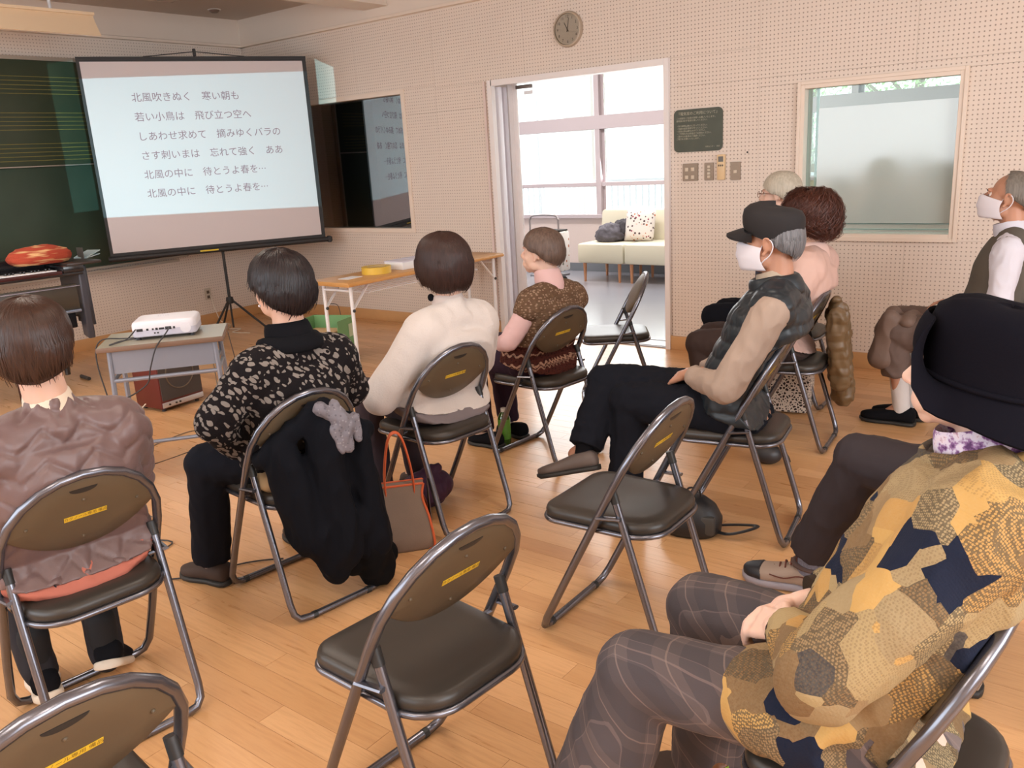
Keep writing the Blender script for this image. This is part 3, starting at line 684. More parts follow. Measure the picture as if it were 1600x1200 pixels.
# ------------------------------------------------------------------ folding chairs
Mtube = mat('grey painted steel tube', srgb(120, 120, 128), .26, .85, var=.12, vscale=25)
Mvinyl = mat('black vinyl seat', srgb(52, 47, 42), .38, bump=.15, bscale=500, bdist=.0006)
Mback = mat('olive brown backrest shell', srgb(94, 80, 62), .45, var=.15, vscale=9)
Mcap = mat('black plastic cap', (.02, .02, .02), .45)
Mtape = mat('yellow label tape', srgb(218, 182, 52), .5); Mtapeink = mat('tape ink', srgb(130, 100, 30), .6)
TILT = .40/.775
def cy(z): return .20-TILT*z           # y of the main tube at height z
def chair_proto():
    t = thing('folding_chair', 'x', 'chair')
    hw = .205
    # main frame: floor bar at the front, two long tubes leaning back, arch on top
    L = Vector((0, cy(.775)-cy(0), .775)).normalized()
    def P(x, s): return Vector((x, .20-.0, .012))+Vector((0, -TILT, 1))*(s-.012)
    pts = []
    zz = .012
    pts += [P(-hw+.05, zz), P(-hw+.018, zz+.012), P(-hw+.003, zz+.05)]
    top0 = .555
    for z in (.2, .4, top0): pts.append(P(-hw, z))
    for k in range(1, 12):
        a = PI-PI*k/12; pts.append(P(hw*math.cos(a), top0+.222*math.sin(a)**.88))
    for z in (top0, .4, .2): pts.append(P(hw, z))
    pts += [P(hw-.003, zz+.05), P(hw-.018, zz+.012), P(hw-.05, zz)]
    MB().tube([Vector(p) for p in pts], .0125, 10, closed=True).build('main_frame', Mtube, t, ang=80)
    # rear frame
    hw2 = .188; top = Vector((0, -.075, .53)); bot = Vector((0, -.235, .012))
    def Q(x, f): p = bot.lerp(top, f); p.x = x; return p
    pts = [Q(-hw2, 1), Q(-hw2, .6), Q(-hw2, .12), Q(-hw2+.004, .05), Q(-hw2+.02, .012), Q(-hw2+.06, 0), Q(hw2-.06, 0), Q(hw2-.02, .012), Q(hw2-.004, .05), Q(hw2, .12), Q(hw2, .6), Q(hw2, 1)]
    MB().tube(pts, .0118, 10).build('rear_frame', Mtube, t, ang=80)
    for sx in (-1, 1):
        MB().tube([Q(sx*hw2, .955), Q(sx*hw2, 1.03)], .0135, 10).build('tube_cap', Mcap, t)
        z = .47; MB().tube([(sx*(hw+.006), cy(z-.012)+.008, z-.012), (sx*(hw2+.014), -.105, z-.005)], .011, 8, flat=.5).build('link_bracket', Mtube, t)
        MB().cyl((sx*hw-.0*sx, cy(.43), .43), (sx*(hw-.04), cy(.43), .43), .007, n=8).build('pivot_bolt', Mtube, t)
        MB().tube([P(sx*(hw-.075), .012)-Vector((0, 0, 0)), P(sx*(hw-.058), .012)], .0135, 8).build('rubber_foot', Mcap, t)
        MB().tube([Q(sx*(hw2-.085), 0), Q(sx*(hw2-.068), 0)], .0135, 8).build('rubber_foot', Mcap, t)
    # seat
    def seat_out(w_f, w_r, l0, l1, rf, rr, grow=0):
        P = []
        for cx, cy_, a0, r in ((w_f/2-rf, l1-rf, 0, rf), (-w_f/2+rf, l1-rf, 90, rf), (-w_r/2+rr, l0+rr, 180, rr), (w_r/2-rr, l0+rr, 270, rr)):
            for k in range(7):
                a = R(a0+15*k); P.append((cx+(r+grow)*math.cos(a), cy_+(r+grow)*math.sin(a)))
        return P
    S = seat_out(.372, .352, -.20, .195, .06, .10)
    rs = []
    c = Vector((0, 0, 0))
    for sc, z in ((.97, .408), (1, .412), (1.005, .425), (.985, .437), (.93, .443), (.75, .4455), (.45, .444), (.15, .443)):
        rs.append([Vector((x*sc, y*sc, z)) for x, y in S])
    MB().rings(rs).build('seat', Mvinyl, t, ang=60)
    MB().tube([Vector((x*1.0, y*1.0, .402)) for x, y in S], .0085, 8, closed=True).build('seat_rim', Mtube, t, ang=80)
    MB().prism([(x*.96, y*.96) for x, y in S], .004, z0=.403).build('seat_base', Mcap, t)
    # backrest: lens shaped shell between the tubes
    def lens(n=24, k=1.0):
        up = []; lo = []
        for i in range(n+1):
            x = -.19+.38*i/n; u = x/.19
            zt = top0+.222*max(0, 1-(x/(.205))**2)**.44-.004; zb = .640-.090*(1-abs(u)**2.2)
            zt = max(zt, zb+.004)
            up.append((x*k, zt)); lo.append((x*k, zb))
        return up+lo[::-1]
    O = lens(); c0 = (0, .65)
    def bp(x, z, off): return P(x, z)+Vector((0, 1, TILT)).normalized()*off
    rs = []
    for sc, off in ((.0, -.009), (.6, -.009), (.97, -.008), (1, -.004), (1, .006), (.95, .014), (.6, .018), (0, .019)):
        rs.append([bp(c0[0]+(x-c0[0])*max(sc, .01), c0[1]+(z-c0[1])*max(sc, .01), off-.035*(x/.2)**2*-.0) for x, z in O])
    MB().rings(rs).build('backrest', Mback, t, ang=50)
    # hand slit near the top
    sl = []
    for i in range(13):
        a = PI+PI*i/12; sl.append((math.cos(a)*.035, .742+math.sin(a)*.014))
    MB().rings([[bp(x, z, -.0096) for x, z in sl], [bp(x, z, -.0085) for x, z in sl]]).build('hand_slit', Mcap, t)
    rv = [(-.14, .66), (.14, .66), (0, .705), (0, .585)]
    for x, z in rv: MB().ell(bp(x, z, -.009), .005, n=8).build('rivet', Mback, t)
    n = Vector((0, -1, -TILT)).normalized(); up = Vector((0, -TILT, 1)).normalized(); xr = up.cross(n)
    Mt = Matrix((xr, up, n)).transposed().to_4x4(); Mt.translation = bp(.005, .655, -.0098)
    Mt = Mt @ Matrix.Rotation(R(1), 4, 'Z')
    MB().box((0, 0, 0), (.108, .0155, .0008), Mt).build('label_tape', Mtape, t)
    text_obj('tape_lettering', 'カクノール専用 備品', .0118, Mtapeink, Mt @ Matrix.Translation((0, 0, .0005)), t, .0001)
    return t
PROTO = None
def copy_thing(root):
    r = root.copy(); COL.objects.link(r)
    for ch in list(root.children):
        c = ch.copy(); COL.objects.link(c); c.parent = r
    return r
CH = []
def chair(x, y, heading, label):
    global PROTO
    if PROTO is None: PROTO = chair_proto(); o = PROTO
    else: o = copy_thing(PROTO)
    o.location = (x, y, 0); o.rotation_euler = (0, 0, R(heading-90)); tag(o, label, 'chair', 'grey steel folding chairs'); CH.append(o)
    return o
chair(6.495, -4.53, 175, 'empty folding chair in the foreground, directly behind the chair with dark coats')
chair(6.475, -3.585, 181, 'empty folding chair with a tilted worn backrest beside the crossed legged capped man')
chair(6.36, -5.30, 176, 'folding chair nearest the camera at the lower corner, backrest cut off by the frame')
chair(5.42, -4.79, 172, 'folding chair of the woman in the mauve quilted jacket')
chair(5.34, -3.98, 172, 'folding chair hung with dark coats behind the woman in the spotted top')
chair(5.36, -3.23, 173, 'folding chair of the woman in the white cardigan')
chair(5.31, -2.37, 174, 'folding chair of the woman in the brown crochet vest')
chair(5.15, -1.38, 214, 'empty folding chair standing sideways before the bright doorway')
chair(6.47, -2.70, 189, 'folding chair carrying the man in the black cap')
chair(6.28, -1.62, 186, 'folding chair of the auburn haired person, with the brown coat over its back')
chair(6.05, -.92, 182, 'folding chair of the grey haired person with glasses, mostly hidden')
chair(7.14, -1.08, 180, 'folding chair under the masked man in the grey knitted vest')
chair(7.43, -4.32, 180, 'folding chair under the person in the patchwork jacket')
chair(7.47, -3.30, 180, 'folding chair of the person wearing the beige walking shoe')
# ------------------------------------------------------------------ long white-legged table by the doorway wall
def long_table():
    # corners on the floor plan
    A = Vector((3.28, -1.81)); B = Vector((3.305, -.08))          # near left corner and near right corner
    d = (B-A); L = d.length; d.normalize(); n = Vector((-d.y, d.x))   # n points away from the camera
    t = thing('folding_table', 'long folding table with wood top and white legs near the doorway', 'table', (A.x, A.y, 0), math.atan2(d.y, d.x))
    wood = mat('table top wood', srgb(196, 146, 88), .35, var=.1, vscale=4); edge = mat('table edge band', srgb(206, 150, 84), .4)
    D = .41
    MB().box((L/2, D/2, .695), (L, D, .028), bev=.006).build('tabletop', wood, t)
    mb = MB(); frame = []
    mb.tube([(Vector((x, y, .69))) for x, y in [(.004, .004), (L-.004, .004), (L-.004, D-.004), (.004, D-.004)]], .012, 6, closed=True).build('edge_band', edge, t)
    for x in (.07, L-.07):
        sx = 1 if x < L/2 else -1
        for y in (.06, D-.06):
            MB().tube([(x, y, .68), (x, y, .03)], .0135, 10).build('leg', M_white, t)
            MB().tube([(x, y, .03), (x, y, .0)], .016, 10).build('rubber_foot', Mcap, t)
            MB().tube([(x, y, .5), (x+sx*.17, y, .67)], .014, 6, flat=.35).build('leg_brace', M_white, t)
            MB().ell((x, y-.016, .5), .012, n=8).build('brace_catch', Mcap, t)
        MB().tube([(x, .06, .12), (x, D-.06, .12)], .009, 8).build('leg_crossbar', M_white, t)
        MB().tube([(x, .06, .64), (x, D-.06, .64)], .010, 8).build('upper_crossbar', M_white, t)
    for y in (.10, .17, .24, .31, .38): MB().tube([(.26, y, .60), (L-.26, y, .60)], .005, 6).build('shelf_rod', M_white, t)
    for x in (.26, L-.26): MB().tube([(x, .08, .60), (x, D-.08, .60)], .007, 6).build('shelf_crossbar', M_white, t)
    return t, A, d, n
TB, TA, TD, TN = long_table()
def on_table(u, v): p = TA+TD*u+TN*v; return (p.x, p.y, .7095)
TZ = math.atan2(TD.y, TD.x)
t = thing('tape_roll', 'wide yellow ring of tape lying on the long table', 'tape', on_table(.46, .2), 0)
MB().lathe([(.07, 0), (.11, 0), (.11, .05), (.07, .05), (.07, 0)], 40).build('tape_ring', mat('yellow packing tape', srgb(222, 182, 70), .35), t)
MB().lathe([(.066, 0), (.07, 0), (.07, .05), (.066, .05), (.066, 0)], 40).build('card_core', mat('card core', srgb(190, 160, 110), .8), t)
o = MB().box((0, 0, .0015), (.15, .10, .003)).build('paper_sheet', M_white); o.location = on_table(.2, .2); o.rotation_euler = (0, 0, TZ+.1); tag(o, 'small white sheet of paper on the near end of the long table', 'paper')
for i, (u, v, lx) in enumerate(((.72, .2, .16), (.90, .2, .15))):
    t = thing('paper_box', ['white paper box on the long table next to the yellow tape', 'second white paper box on the long table, beside the brown bob haircut'][i], 'box', on_table(u, v), TZ)
    MB().box((0, 0, .028), (lx, .2, .056), bev=.003).build('box_body', M_white, t); MB().box((0, 0, .059), (lx+.004, .204, .006)).build('lid', mat('box lid %d' % i, srgb(215, 212, 225), .5), t)
# ------------------------------------------------------------------ green paper bag with a carton behind the spotted woman
t = thing('paper_carton', 'cardboard carton with red print inside the green paper bag', 'box', (2.62, -1.52, 0), R(20))
MB().box((0, 0, .14), (.26, .2, .26), bev=.003).build('carton_body', mat('cardboard', srgb(216, 180, 134), .7), t)
MB().box((.1305, -.03, .23), (.002, .12, .05)).build('red_print', mat('red print', srgb(205, 80, 86), .6), t)
t = thing('paper_bag', 'green and black paper bag standing under the long table end', 'bag', (2.62, -1.5, 0), R(20))
gm = mat('green bag paper', srgb(120, 168, 112), .6, var=.1)
mb = MB(); mb.box((0, .14, .18), (.36, .006, .36)); mb.box((.18, 0, .18), (.006, .28, .36)); mb.box((-.18, 0, .18), (.006, .28, .36)); mb.box((0, 0, .004), (.36, .28, .006)); mb.build('bag_panel', gm, t)
MB().box((.1845, .06, .26), (.002, .07, .1)).build('bag_label', mat('pale label', srgb(190, 205, 170), .6), t)
MB().tube(cr([(-.06, .145, .36), (-.04, .145, .44), (.04, .145, .44), (.06, .145, .36)], 5), .003, 6).build('bag_handle', Mbc, t)
# ------------------------------------------------------------------ projector desk


# ------------------------------------------------------------------ desk, projector, amplifier
DKC = (3.665, -3.425); DKA = R(52)
DESKZ = .70
def desk():
    t = thing('school_desk', 'small school desk with grey green top holding the projector', 'desk', (DKC[0], DKC[1], 0), DKA)
    wood = mat('desk edge ply', srgb(122, 94, 76), .5); top = mat('grey green laminate', srgb(158, 152, 136), .3)
    met = mat('blue grey desk metal', srgb(140, 144, 156), .4, .3)
    w, d, z = .60, .40, DESKZ
    MB().box((0, 0, z-.013), (w, d, .024), bev=.004).build('tabletop', wood, t); MB().box((0, 0, z+.0003), (w-.01, d-.01, .0016)).build('laminate', top, t)
    MB().box((0, -.15, z-.085), (w-.09, .012, .12)).build('front_panel', met, t); MB().box((0, 0, z-.14), (w-.1, d-.1, .008)).build('book_shelf', met, t)
    for sx in (-1, 1):
        for y in (-.15, .15): MB().tube([(sx*.25, y, z-.025), (sx*.27, y+(.02 if y > 0 else -.02), .02)], .013, 8).build('leg', met, t)
        MB().tube([(sx*.27, -.19, .016), (sx*.27, .19, .016)], .013, 8).build('runner', met, t)
        MB().tube([(sx*.252, -.15, z-.18), (sx*.252, .15, z-.18)], .010, 8).build('side_bar', met, t)
    MB().tube([(-.25, -.155, z-.18), (.25, -.155, z-.18)], .011, 8).build('cross_bar', met, t)
    MB().tube([(-.27, .12, .10), (.27, .12, .10)], .011, 8).build('foot_bar', met, t)
    return t
desk()
CD, SDk = math.cos(DKA), math.sin(DKA)
def on_desk(u, v, z=DESKZ): return Vector((DKC[0]+CD*u-SDk*v, DKC[1]+SDk*u+CD*v, z))
def projector():
    t = thing('projector', 'white video projector on the school desk, sockets facing the camera', 'projector', on_desk(.015, .03, DESKZ+.0012), R(50.8))
    wm = mat('white projector shell', srgb(226, 222, 228), .35); gr = mat('grey projector panel', srgb(198, 196, 210), .45); bk = mat('port black', (.02, .02, .025), .4)
    mb = MB(); mb.prism(rect_arc(.31, .25, .03, 5), .062, z0=.014); 
    mb.build('lower_shell', gr, t, bev=.006)
    mb = MB(); rs = []
    S = rect_arc(.312, .252, .032, 5)
    for k, z in ((1, .05), (1, .074), (.97, .086), (.90, .092), (.5, .095), (.02, .095)): rs.append([Vector((x*k, y*k, z)) for x, y in S])
    mb.rings(rs).build('upper_shell', wm, t, ang=60)
    for i, (x, w, h) in enumerate(((-.115, .03, .014), (-.078, .011, .011), (-.052, .009, .009), (-.034, .012, .012), (-.01, .026, .010), (.022, .03, .016), (.05, .01, .012))):
        MB().box((x, -.1255, .052), (w, .004, h), bev=.001).build('port', bk, t)
    for x in (-.03, -.045): MB().box((x, -.1255, .032), (.008, .004, .007)).build('port', bk, t)
    MB().lathe([(0, 0), (.026, 0), (.026, .003), (.02, .0035), (0, .0035)], 24, Matrix.Translation((.105, -.125, .046)) @ Matrix.Rotation(PI/2, 4, 'X')).build('speaker_grille', wm, t)
    MB().lathe([(0, 0), (.036, 0), (.036, .02), (.028, .022), (.026, .012), (0, .01)], 24, Matrix.Translation((-.07, .122, .052)) @ Matrix.Rotation(-PI/2, 4, 'X')).build('lens', bk, t)
    for x in (-.13, .13):
        for y in (-.1, .1): MB().cyl((x, y, 0), (x, y, .015), .012).build('foot', bk, t)
    for i in range(5): MB().box((-.04+i*.012, .02, .0955), (.006, .006, .002), bev=.001).build('button', gr, t)
    return t
projector()
o, n_, l_, em_, mth, u_, v_ = projector_beam(tuple(on_desk(-.05, .2, .775)))
o.rotation_euler = (PI/2, 0, R(140.8-90)); o.data.spot_size = R(84)
au = mth('ABSOLUTE', u_); inu = mth('LESS_THAN', au, .330); uu = mth('MULTIPLY', u_, -1.); vv = mth('MULTIPLY', v_, -1.); inv = mth('MULTIPLY', mth('LESS_THAN', vv, mth('SUBTRACT', .458, mth('MULTIPLY', uu, .085))), mth('GREATER_THAN', vv, mth('SUBTRACT', .113, mth('MULTIPLY', uu, .05))))
msk = mth('MULTIPLY', inu, inv); l_.new(mth('MULTIPLY', msk, 1.), em_.inputs['Strength']); em_.inputs['Color'].default_value = (.38, .88, 1, 1); BEAM = o
cable('projector_power_cable', 'black cable looping over the desk edge from the projector socket', [on_desk(-.12, -.10, .76), on_desk(-.16, -.16, .725), on_desk(-.24, -.16, .706), on_desk(-.2, -.08, .706), on_desk(-.12, -.06, .71), on_desk(-.2, -.02, .708), on_desk(-.31, -.02, .706), on_desk(-.34, -.03, .60), on_desk(-.30, -.08, .35), on_desk(-.26, -.12, .05), on_desk(-.25, .0, .006), on_desk(-.5, .2, .006)], .0035, Mbc)
cable('video_cable', 'black video cable drooping in front of the desk and under the amplifier', [on_desk(.04, -.105, .755), on_desk(.03, -.17, .74), on_desk(-.02, -.22, .68), on_desk(-.06, -.23, .58), on_desk(-.09, -.22, .5), on_desk(-.2, -.22, .44), on_desk(-.31, -.2, .42), on_desk(-.33, -.16, .34), on_desk(-.3, -.1, .1), on_desk(-.2, .0, .006), on_desk(.1, .25, .006)], .0035, Mbc)
cable('grey_floor_cable', 'thin grey cable hanging behind the desk and trailing over the floor', [(3.3, -2.95, .52), (3.28, -2.93, .2), (3.25, -2.98, .01), (3.2, -3.15, .006), (3.35, -3.55, .006), (3.9, -3.9, .006), (4.3, -3.95, .006)], .003, mat('grey cable', srgb(110, 100, 90), .5))
cable('right_floor_cable', 'dark cable hanging behind the right legs of the projector desk', [(3.2, -2.75, .55), (3.22, -2.72, .25), (3.28, -2.72, .02), (3.5, -2.9, .006), (3.9, -3.3, .006)], .003, mat('dark cable', srgb(70, 60, 55), .5))
cable('floor_cable', 'thin dark cable on the floor between the two nearest seated women', [(4.35, -4.15, .006), (4.55, -4.05, .006), (4.62, -4.2, .006), (4.85, -4.25, .006), (5.0, -4.0, .006), (5.1, -3.9, .006)], .0035, Mbc)
cable('white_floor_cable', 'white cable on the floor at the amplifier side', [(2.35, -3.3, .006), (2.35, -3.1, .006), (2.45, -3.02, .006), (2.5, -2.98, .05)], .004, Mwc)
def amp():
    t = thing('guitar_amplifier', 'maroon sided speaker amplifier with a round grille ring on the floor under the desk', 'amplifier', (2.50, -2.80, 0), R(5))
    mar = mat('maroon vinyl', srgb(96, 34, 30), .4, bump=.1, bscale=300); gr = mat('dark grille cloth', srgb(72, 66, 64), .8, bump=.3, bscale=400)
    MB().box((0, 0, .205), (.27, .33, .37), bev=.008).build('cabinet', mar, t)
    MB().box((.136, 0, .225), (.006, .31, .30)).build('grille_cloth', gr, t)
    MB().tube([(.141, .105*math.cos(a), .24+.105*math.sin(a)) for a in [2*PI*k/36 for k in range(36)]], .004, 6, closed=True).build('grille_ring', mat('tarnished ring', srgb(120, 106, 92), .4, .5), t)
    MB().box((.137, 0, .045), (.008, .318, .034), bev=.002).build('control_strip', mat('silver strip', srgb(200, 200, 205), .35, .6), t)
    for y in (-.11, -.06, -.03): MB().cyl((.14, y, .045), (.149, y, .045), .006, n=10).build('knob', Mbc, t)
    for x in (-.1, .1):
        for y in (-.13, .13): MB().cyl((x, y, 0), (x, y, .022), .014, n=10).build('foot', Mbc, t)
amp()
# ------------------------------------------------------------------ piano at the left of the photograph
def piano():
    t = thing('piano', 'dark stage piano with white keys and grey side panels before the blackboard', 'piano', (1.42, -2.74, 0), R(-6))
    bk = mat('piano black', (.016, .015, .017), .22, coat=.5); gy = mat('slate grey side panel', srgb(66, 66, 74), .4); bn = mat('brown key slip', srgb(60, 24, 26), .25, coat=.4)
    # local: +x towards the audience, +y to the right in the photograph; right end at y=0
    MB().box((-.1, -.85, .865), (.60, 1.62, .022), bev=.004).build('key_bed', bk, t)
    MB().box((-.28, -.85, .93), (.26, 1.62, .10), bev=.01).build('top_case', bk, t)
    MB().box((.19, -.9, .882), (.035, 1.44, .024), bev=.003).build('key_slip', bn, t)
    for i in range(36): MB().box((.07, -.205-i*.0236, .887), (.15, .0222, .018), bev=.001).build('white_key', M_white, t)
    for i in range(36):
        if i % 7 in (0, 1, 3, 4, 5): MB().box((.03, -.217-i*.0236, .902), (.09, .011, .016), bev=.001).build('black_key', bk, t)
    MB().box((.03, -.10, .90), (.34, .14, .05), bev=.006).build('key_block', bk, t)
    MB().box((-.08, -.02, .93), (.56, .24, .02), bev=.006).build('end_shelf', mat('dark shelf', srgb(58, 48, 44), .35), t)
    MB().prism([(-.38, .45), (-.30, .44), (-.30, .50), (.04, .52), (.06, .80), (.0, .92), (-.38, .92)], .03, Matrix.Translation((0, .02, 0)) @ Matrix.Rotation(PI/2, 4, 'X')).build('side_panel', gy, t)
    MB().prism([(.06, .40), (.16, .38), (.19, .88), (.05, .90)], .05, Matrix.Translation((.0, -.02, 0)) @ Matrix.Rotation(PI/2, 4, 'X')).build('side_arm', gy, t, bev=.01)
    MB().box((-.1, .03, .68), (.30, .02, .44), bev=.004).build('side_panel', gy, t)
    MB().box((.15, -.55, .70), (.02, .92, .18), bev=.003).build('apron', mat('apron', srgb(70, 62, 52), .35), t)
    MB().box((.155, -.55, .60), (.05, .92, .02), bev=.003).build('lower_rail', mat('steel rail', srgb(150, 165, 190), .25, .7), t)
    MB().box((-.2, -.55, .52), (.5, .92, .12), bev=.01).build('lower_body', bk, t)
    MB().box((.165, -.50, .776), (.02, .86, .008)).build('bright_strip', mat('bright strip', srgb(185, 185, 200), .2, .8), t)
    for y in (-.56, -1.55): MB().tube([(.1, y, .62), (.1, y, 0)], [.03, .022], 12).build('leg', bn, t)
    MB().tube([(-.34, -.10, .5), (-.34, -.10, .05)], .02, 10).build('leg', bk, t)
    MB().tube([(-.36, .0, .012), (-.2, .0, .012)], .014, 8).build('pedal', Mbc, t)
    for k in range(4): MB().cyl((.172, -.62-.02*(k % 2), .66-.012*k), (.18, -.62-.02*(k % 2), .66-.012*k), .006, n=8).build('knob', mat('ivory knob', srgb(225, 220, 190), .4), t)
    return t
PIANO = piano()
kn = bpy.data.materials.new('orange knit'); kn.use_nodes = True; q = NT(kn)
v = q.objc(); q.base(q.ramp(q.noise(q.vmul(v, (1, 1, 9)), 4, 2), [(.3, srgb(184, 76, 48)), (.52, srgb(164, 62, 40)), (.6, srgb(214, 172, 120)), (.75, srgb(196, 122, 84))])); q.bump(q.noise(v, 160, 2), .8, .006); q.b.inputs['Roughness'].default_value = .9
o = wad('knitted_cloth', .22, .42, .13, kn, seed=1, n=22, amp=.16); o.location = (1.40, -2.98, .945); o.rotation_euler = (0, 0, R(-8)); tag(o, 'folded orange and cream knitted cloth on top of the piano', 'cloth')
t = thing('bookend', 'grey metal bookend and thin folders standing on the piano end', 'bookend', (1.33, -2.66, .941))
MB().box((0, 0, .04), (.09, .004, .08)).build('upright', mat('bookend grey', srgb(120, 115, 112), .4, .5), t)
MB().box((-.02, .04, .002), (.09, .08, .004)).build('base', bpy.data.materials['bookend grey'], t)
t = thing('folder', 'pale blue folders lying beside the bookend on the piano', 'folder', (1.30, -2.60, .943), R(20))
for k in range(2): MB().box((0, .01*k, .008+.016*k), (.12, .14, .006), rot=Matrix.Rotation(R(9*k+6), 4, 'X')).build('folder_sheet', mat('pale blue folder', srgb(170, 190, 196), .35), t)
# ------------------------------------------------------------------ bags and bottles
def bottle(name, label, loc, lab, liquid, h=.215, r=.033, full=True):
    t = thing(name, label, 'bottle', loc)
    g = mat(name+' liquid', liquid, .12, spec=.7, coat=.6)
    prof = [(0, 0), (r*.9, 0), (r, .008), (r, h*.70), (r*.97, h*.74), (r*.75, h*.82), (r*.42, h*.90), (r*.38, h*.93), (0, h*.93)]
    MB().lathe(prof, 28).build('bottle_body', g, t, ang=60)
    MB().lathe([(r+.0006, h*.15), (r+.0008, h*.16), (r+.0008, h*.69), (r+.0004, h*.70)], 28).build('label_sleeve', lab, t, recalc=False)
    MB().lathe([(0, h*.90), (r*.46, h*.90), (r*.46, h*.985), (r*.42, h), (0, h)], 20).build('cap', mat('bottle cap ivory', srgb(222, 212, 200), .5), t)
    return t
gl = mat('green sleeve', srgb(112, 150, 30), .35, var=.25, vscale=40)
b = bottle('tea_bottle', 'brown tea bottle with a green sleeve standing at the patchwork jacket person', (7.065, -4.204, 0), gl, srgb(92, 48, 20))
Mb = Matrix.Rotation(R(-72), 4, 'Z') @ Matrix.Translation((0, -.0343, .10)) @ Matrix.Rotation(PI/2, 4, 'X')
MB().box((0, 0, 0), (.030, .055, .0006), Mb).build('nutrition_panel', mat('pale print panel', srgb(196, 184, 178), .6), b)
text_obj('panel_lettering', '緑茶飲料\n内容量500ml\n保存方法\n常温保存', .007, mat('print ink', srgb(100, 84, 80), .6), Mb @ Matrix.Translation((0, 0, .0006)), b, .0001)
bottle('green_tea_bottle', 'small green bottle on the floor under the crochet vest woman chair', (5.03, -2.36, 0), mat('grass green sleeve', srgb(92, 150, 52), .3, var=.3, vscale=50), srgb(56, 92, 30), .2, .033)
def cloth_bag():
    t = thing('handbag', 'grey canvas handbag with orange piping and handles on the floor', 'bag', (5.42, -3.54, 0), R(48))
    gr = mat('grey canvas', srgb(128, 112, 100), .8, var=.12, vscale=14, bump=.2, bscale=200); dk = mat('dark gusset', srgb(78, 66, 64), .8); orn = mat('orange piping', srgb(206, 98, 58), .5)
    # trapezoid front/back with a rounded base; axis local x = width, y = depth
    W2, W1, H, D2, D1 = .115, .095, .26, .085, .012
    def out(y, top_y):
        P = []
        for k in range(9): 
            a = k/8; x = W2-(W2-W1)*a**1.4; P.append((x, a))
        return P
    prof = [(0.0, W2-.02, D2-.005), (.012, W2, D2), (.06, W2, D2), (.14, W2-.012, D2*.8), (.21, W2-.03, D2*.45), (H, W1, D1+.012)]
    rs = [[Vector((x, y, z)) for x, y in ((-w, -d), (0, -d*1.08), (w, -d), (w*1.0, 0), (w, d), (0, d*1.08), (-w, d), (-w, 0))] for z, w, d in prof]
    MB().rings(rs).build('bag_body', gr, t, ang=70)
    for s in (-1, 1):
        MB().prism([(-D2*.98, .012), (D2*.98, .012), (D2*.8, .14), (.02, .262), (-.02, .262), (-D2*.8, .14)], .003, Matrix.Translation((s*(W2-.004), 0, 0)) @ Matrix(((0, 0, 1, 0), (1, 0, 0, 0), (0, 1, 0, 0), (0, 0, 0, 1))) @ Matrix.Rotation(0, 4, 'Z')).build('gusset', dk, t) if s > 0 else None
        MB().tube(cr([(s*w, -d*1.02, z) for z, w, d in prof], 3), .005, 6).build('piping', orn, t)
        MB().tube(cr([(s*w, d*1.02, z) for z, w, d in prof], 3), .005, 6).build('piping', orn, t)
    for y in (-.024, .024):
        MB().tube(cr([(-W1, y, H), (W1, y, H)], 2), .005, 6).build('piping', orn, t)
        MB().tube(cr([(-.055, y, .2), (-.055, y, .3), (-.03, y*.4, .44), (0, y*.2, .475), (.03, y*.4, .44), (.055, y, .3), (.055, y, .2)], 5), .011, 8, flat=.4).build('bag_handle', orn, t)
cloth_bag()
def black_bag():
    t = thing('backpack', 'small black bag with a wrist strap on the floor behind the empty chair', 'bag', (6.36, -2.86, 0), R(15))
    bk = mat('black nylon', (.012, .012, .014), .45, bump=.2, bscale=80); lt = mat('worn black leather', (.05, .048, .045), .35)
    rs = []
    for z, w, d in ((0, .10, .07), (.02, .12, .085), (.07, .125, .085), (.12, .10, .07), (.15, .06, .045), (.16, .02, .02)):
        rs.append([Vector((w*math.cos(a)*(abs(math.cos(a))**-.3 if abs(math.cos(a)) > .01 else 1), d*math.sin(a), z)) for a in [2*PI*k/20 for k in range(20)]])
    MB().rings(rs).build('bag_body', bk, t, ang=70)
    MB().box((.06, -.06, .06), (.09, .03, .08), bev=.012).build('front_pocket', lt, t)
    MB().tube(cr([(.1, -.02, .02), (.16, -.045, .028), (.235, -.02, .045), (.25, .03, .04), (.18, .045, .03), (.1, .02, .03)], 6), .012, 8, flat=.35).build('wrist_strap', bk, t)
    MB().tube(cr([(-.02, 0, .15), (-.01, 0, .185), (.03, 0, .185), (.04, 0, .15)], 5), .004, 6).build('loop', bk, t)
black_bag()
pb = thing('patterned_bag', 'white and brown geometric print bag under the auburn haired person chair', 'bag', (6.13, -1.12, 0), R(10))
mp = bpy.data.materials.new('woven geometric print'); mp.use_nodes = True; q = NT(mp)
vo = q.new('ShaderNodeTexVoronoi', feature='DISTANCE_TO_EDGE'); vo.inputs['Scale'].default_value = 62; q.link(q.objc(), vo.inputs['Vector'])
q.base(q.mix(q.math('GREATER_THAN', vo.outputs['Distance'], .16), srgb(214, 200, 186), srgb(44, 28, 22))); q.b.inputs['Roughness'].default_value = .8
MB().box((0, 0, .15), (.26, .2, .28), bev=.02).build('bag_body', mp, pb)
MB().tube(cr([(-.06, -.02, .28), (-.05, 0, .37), (.05, 0, .37), (.06, -.02, .28)], 5), .007, 6).build('bag_handle', Mbc, pb)
db = thing('small_black_bag', 'black fringed pouch on the floor behind the capped man seat corner', 'bag', (6.34, -1.98, 0), R(10))
MB().ell((0, 0, .045), (.07, .06, .05), n=14).build('pouch', Mbc, db); MB().tube(cr([(.0, 0, .08), (.05, -.03, .11), (.09, .0, .05), (.1, .02, .01)], 5), .008, 6, flat=.4).build('strap', Mbc, db)
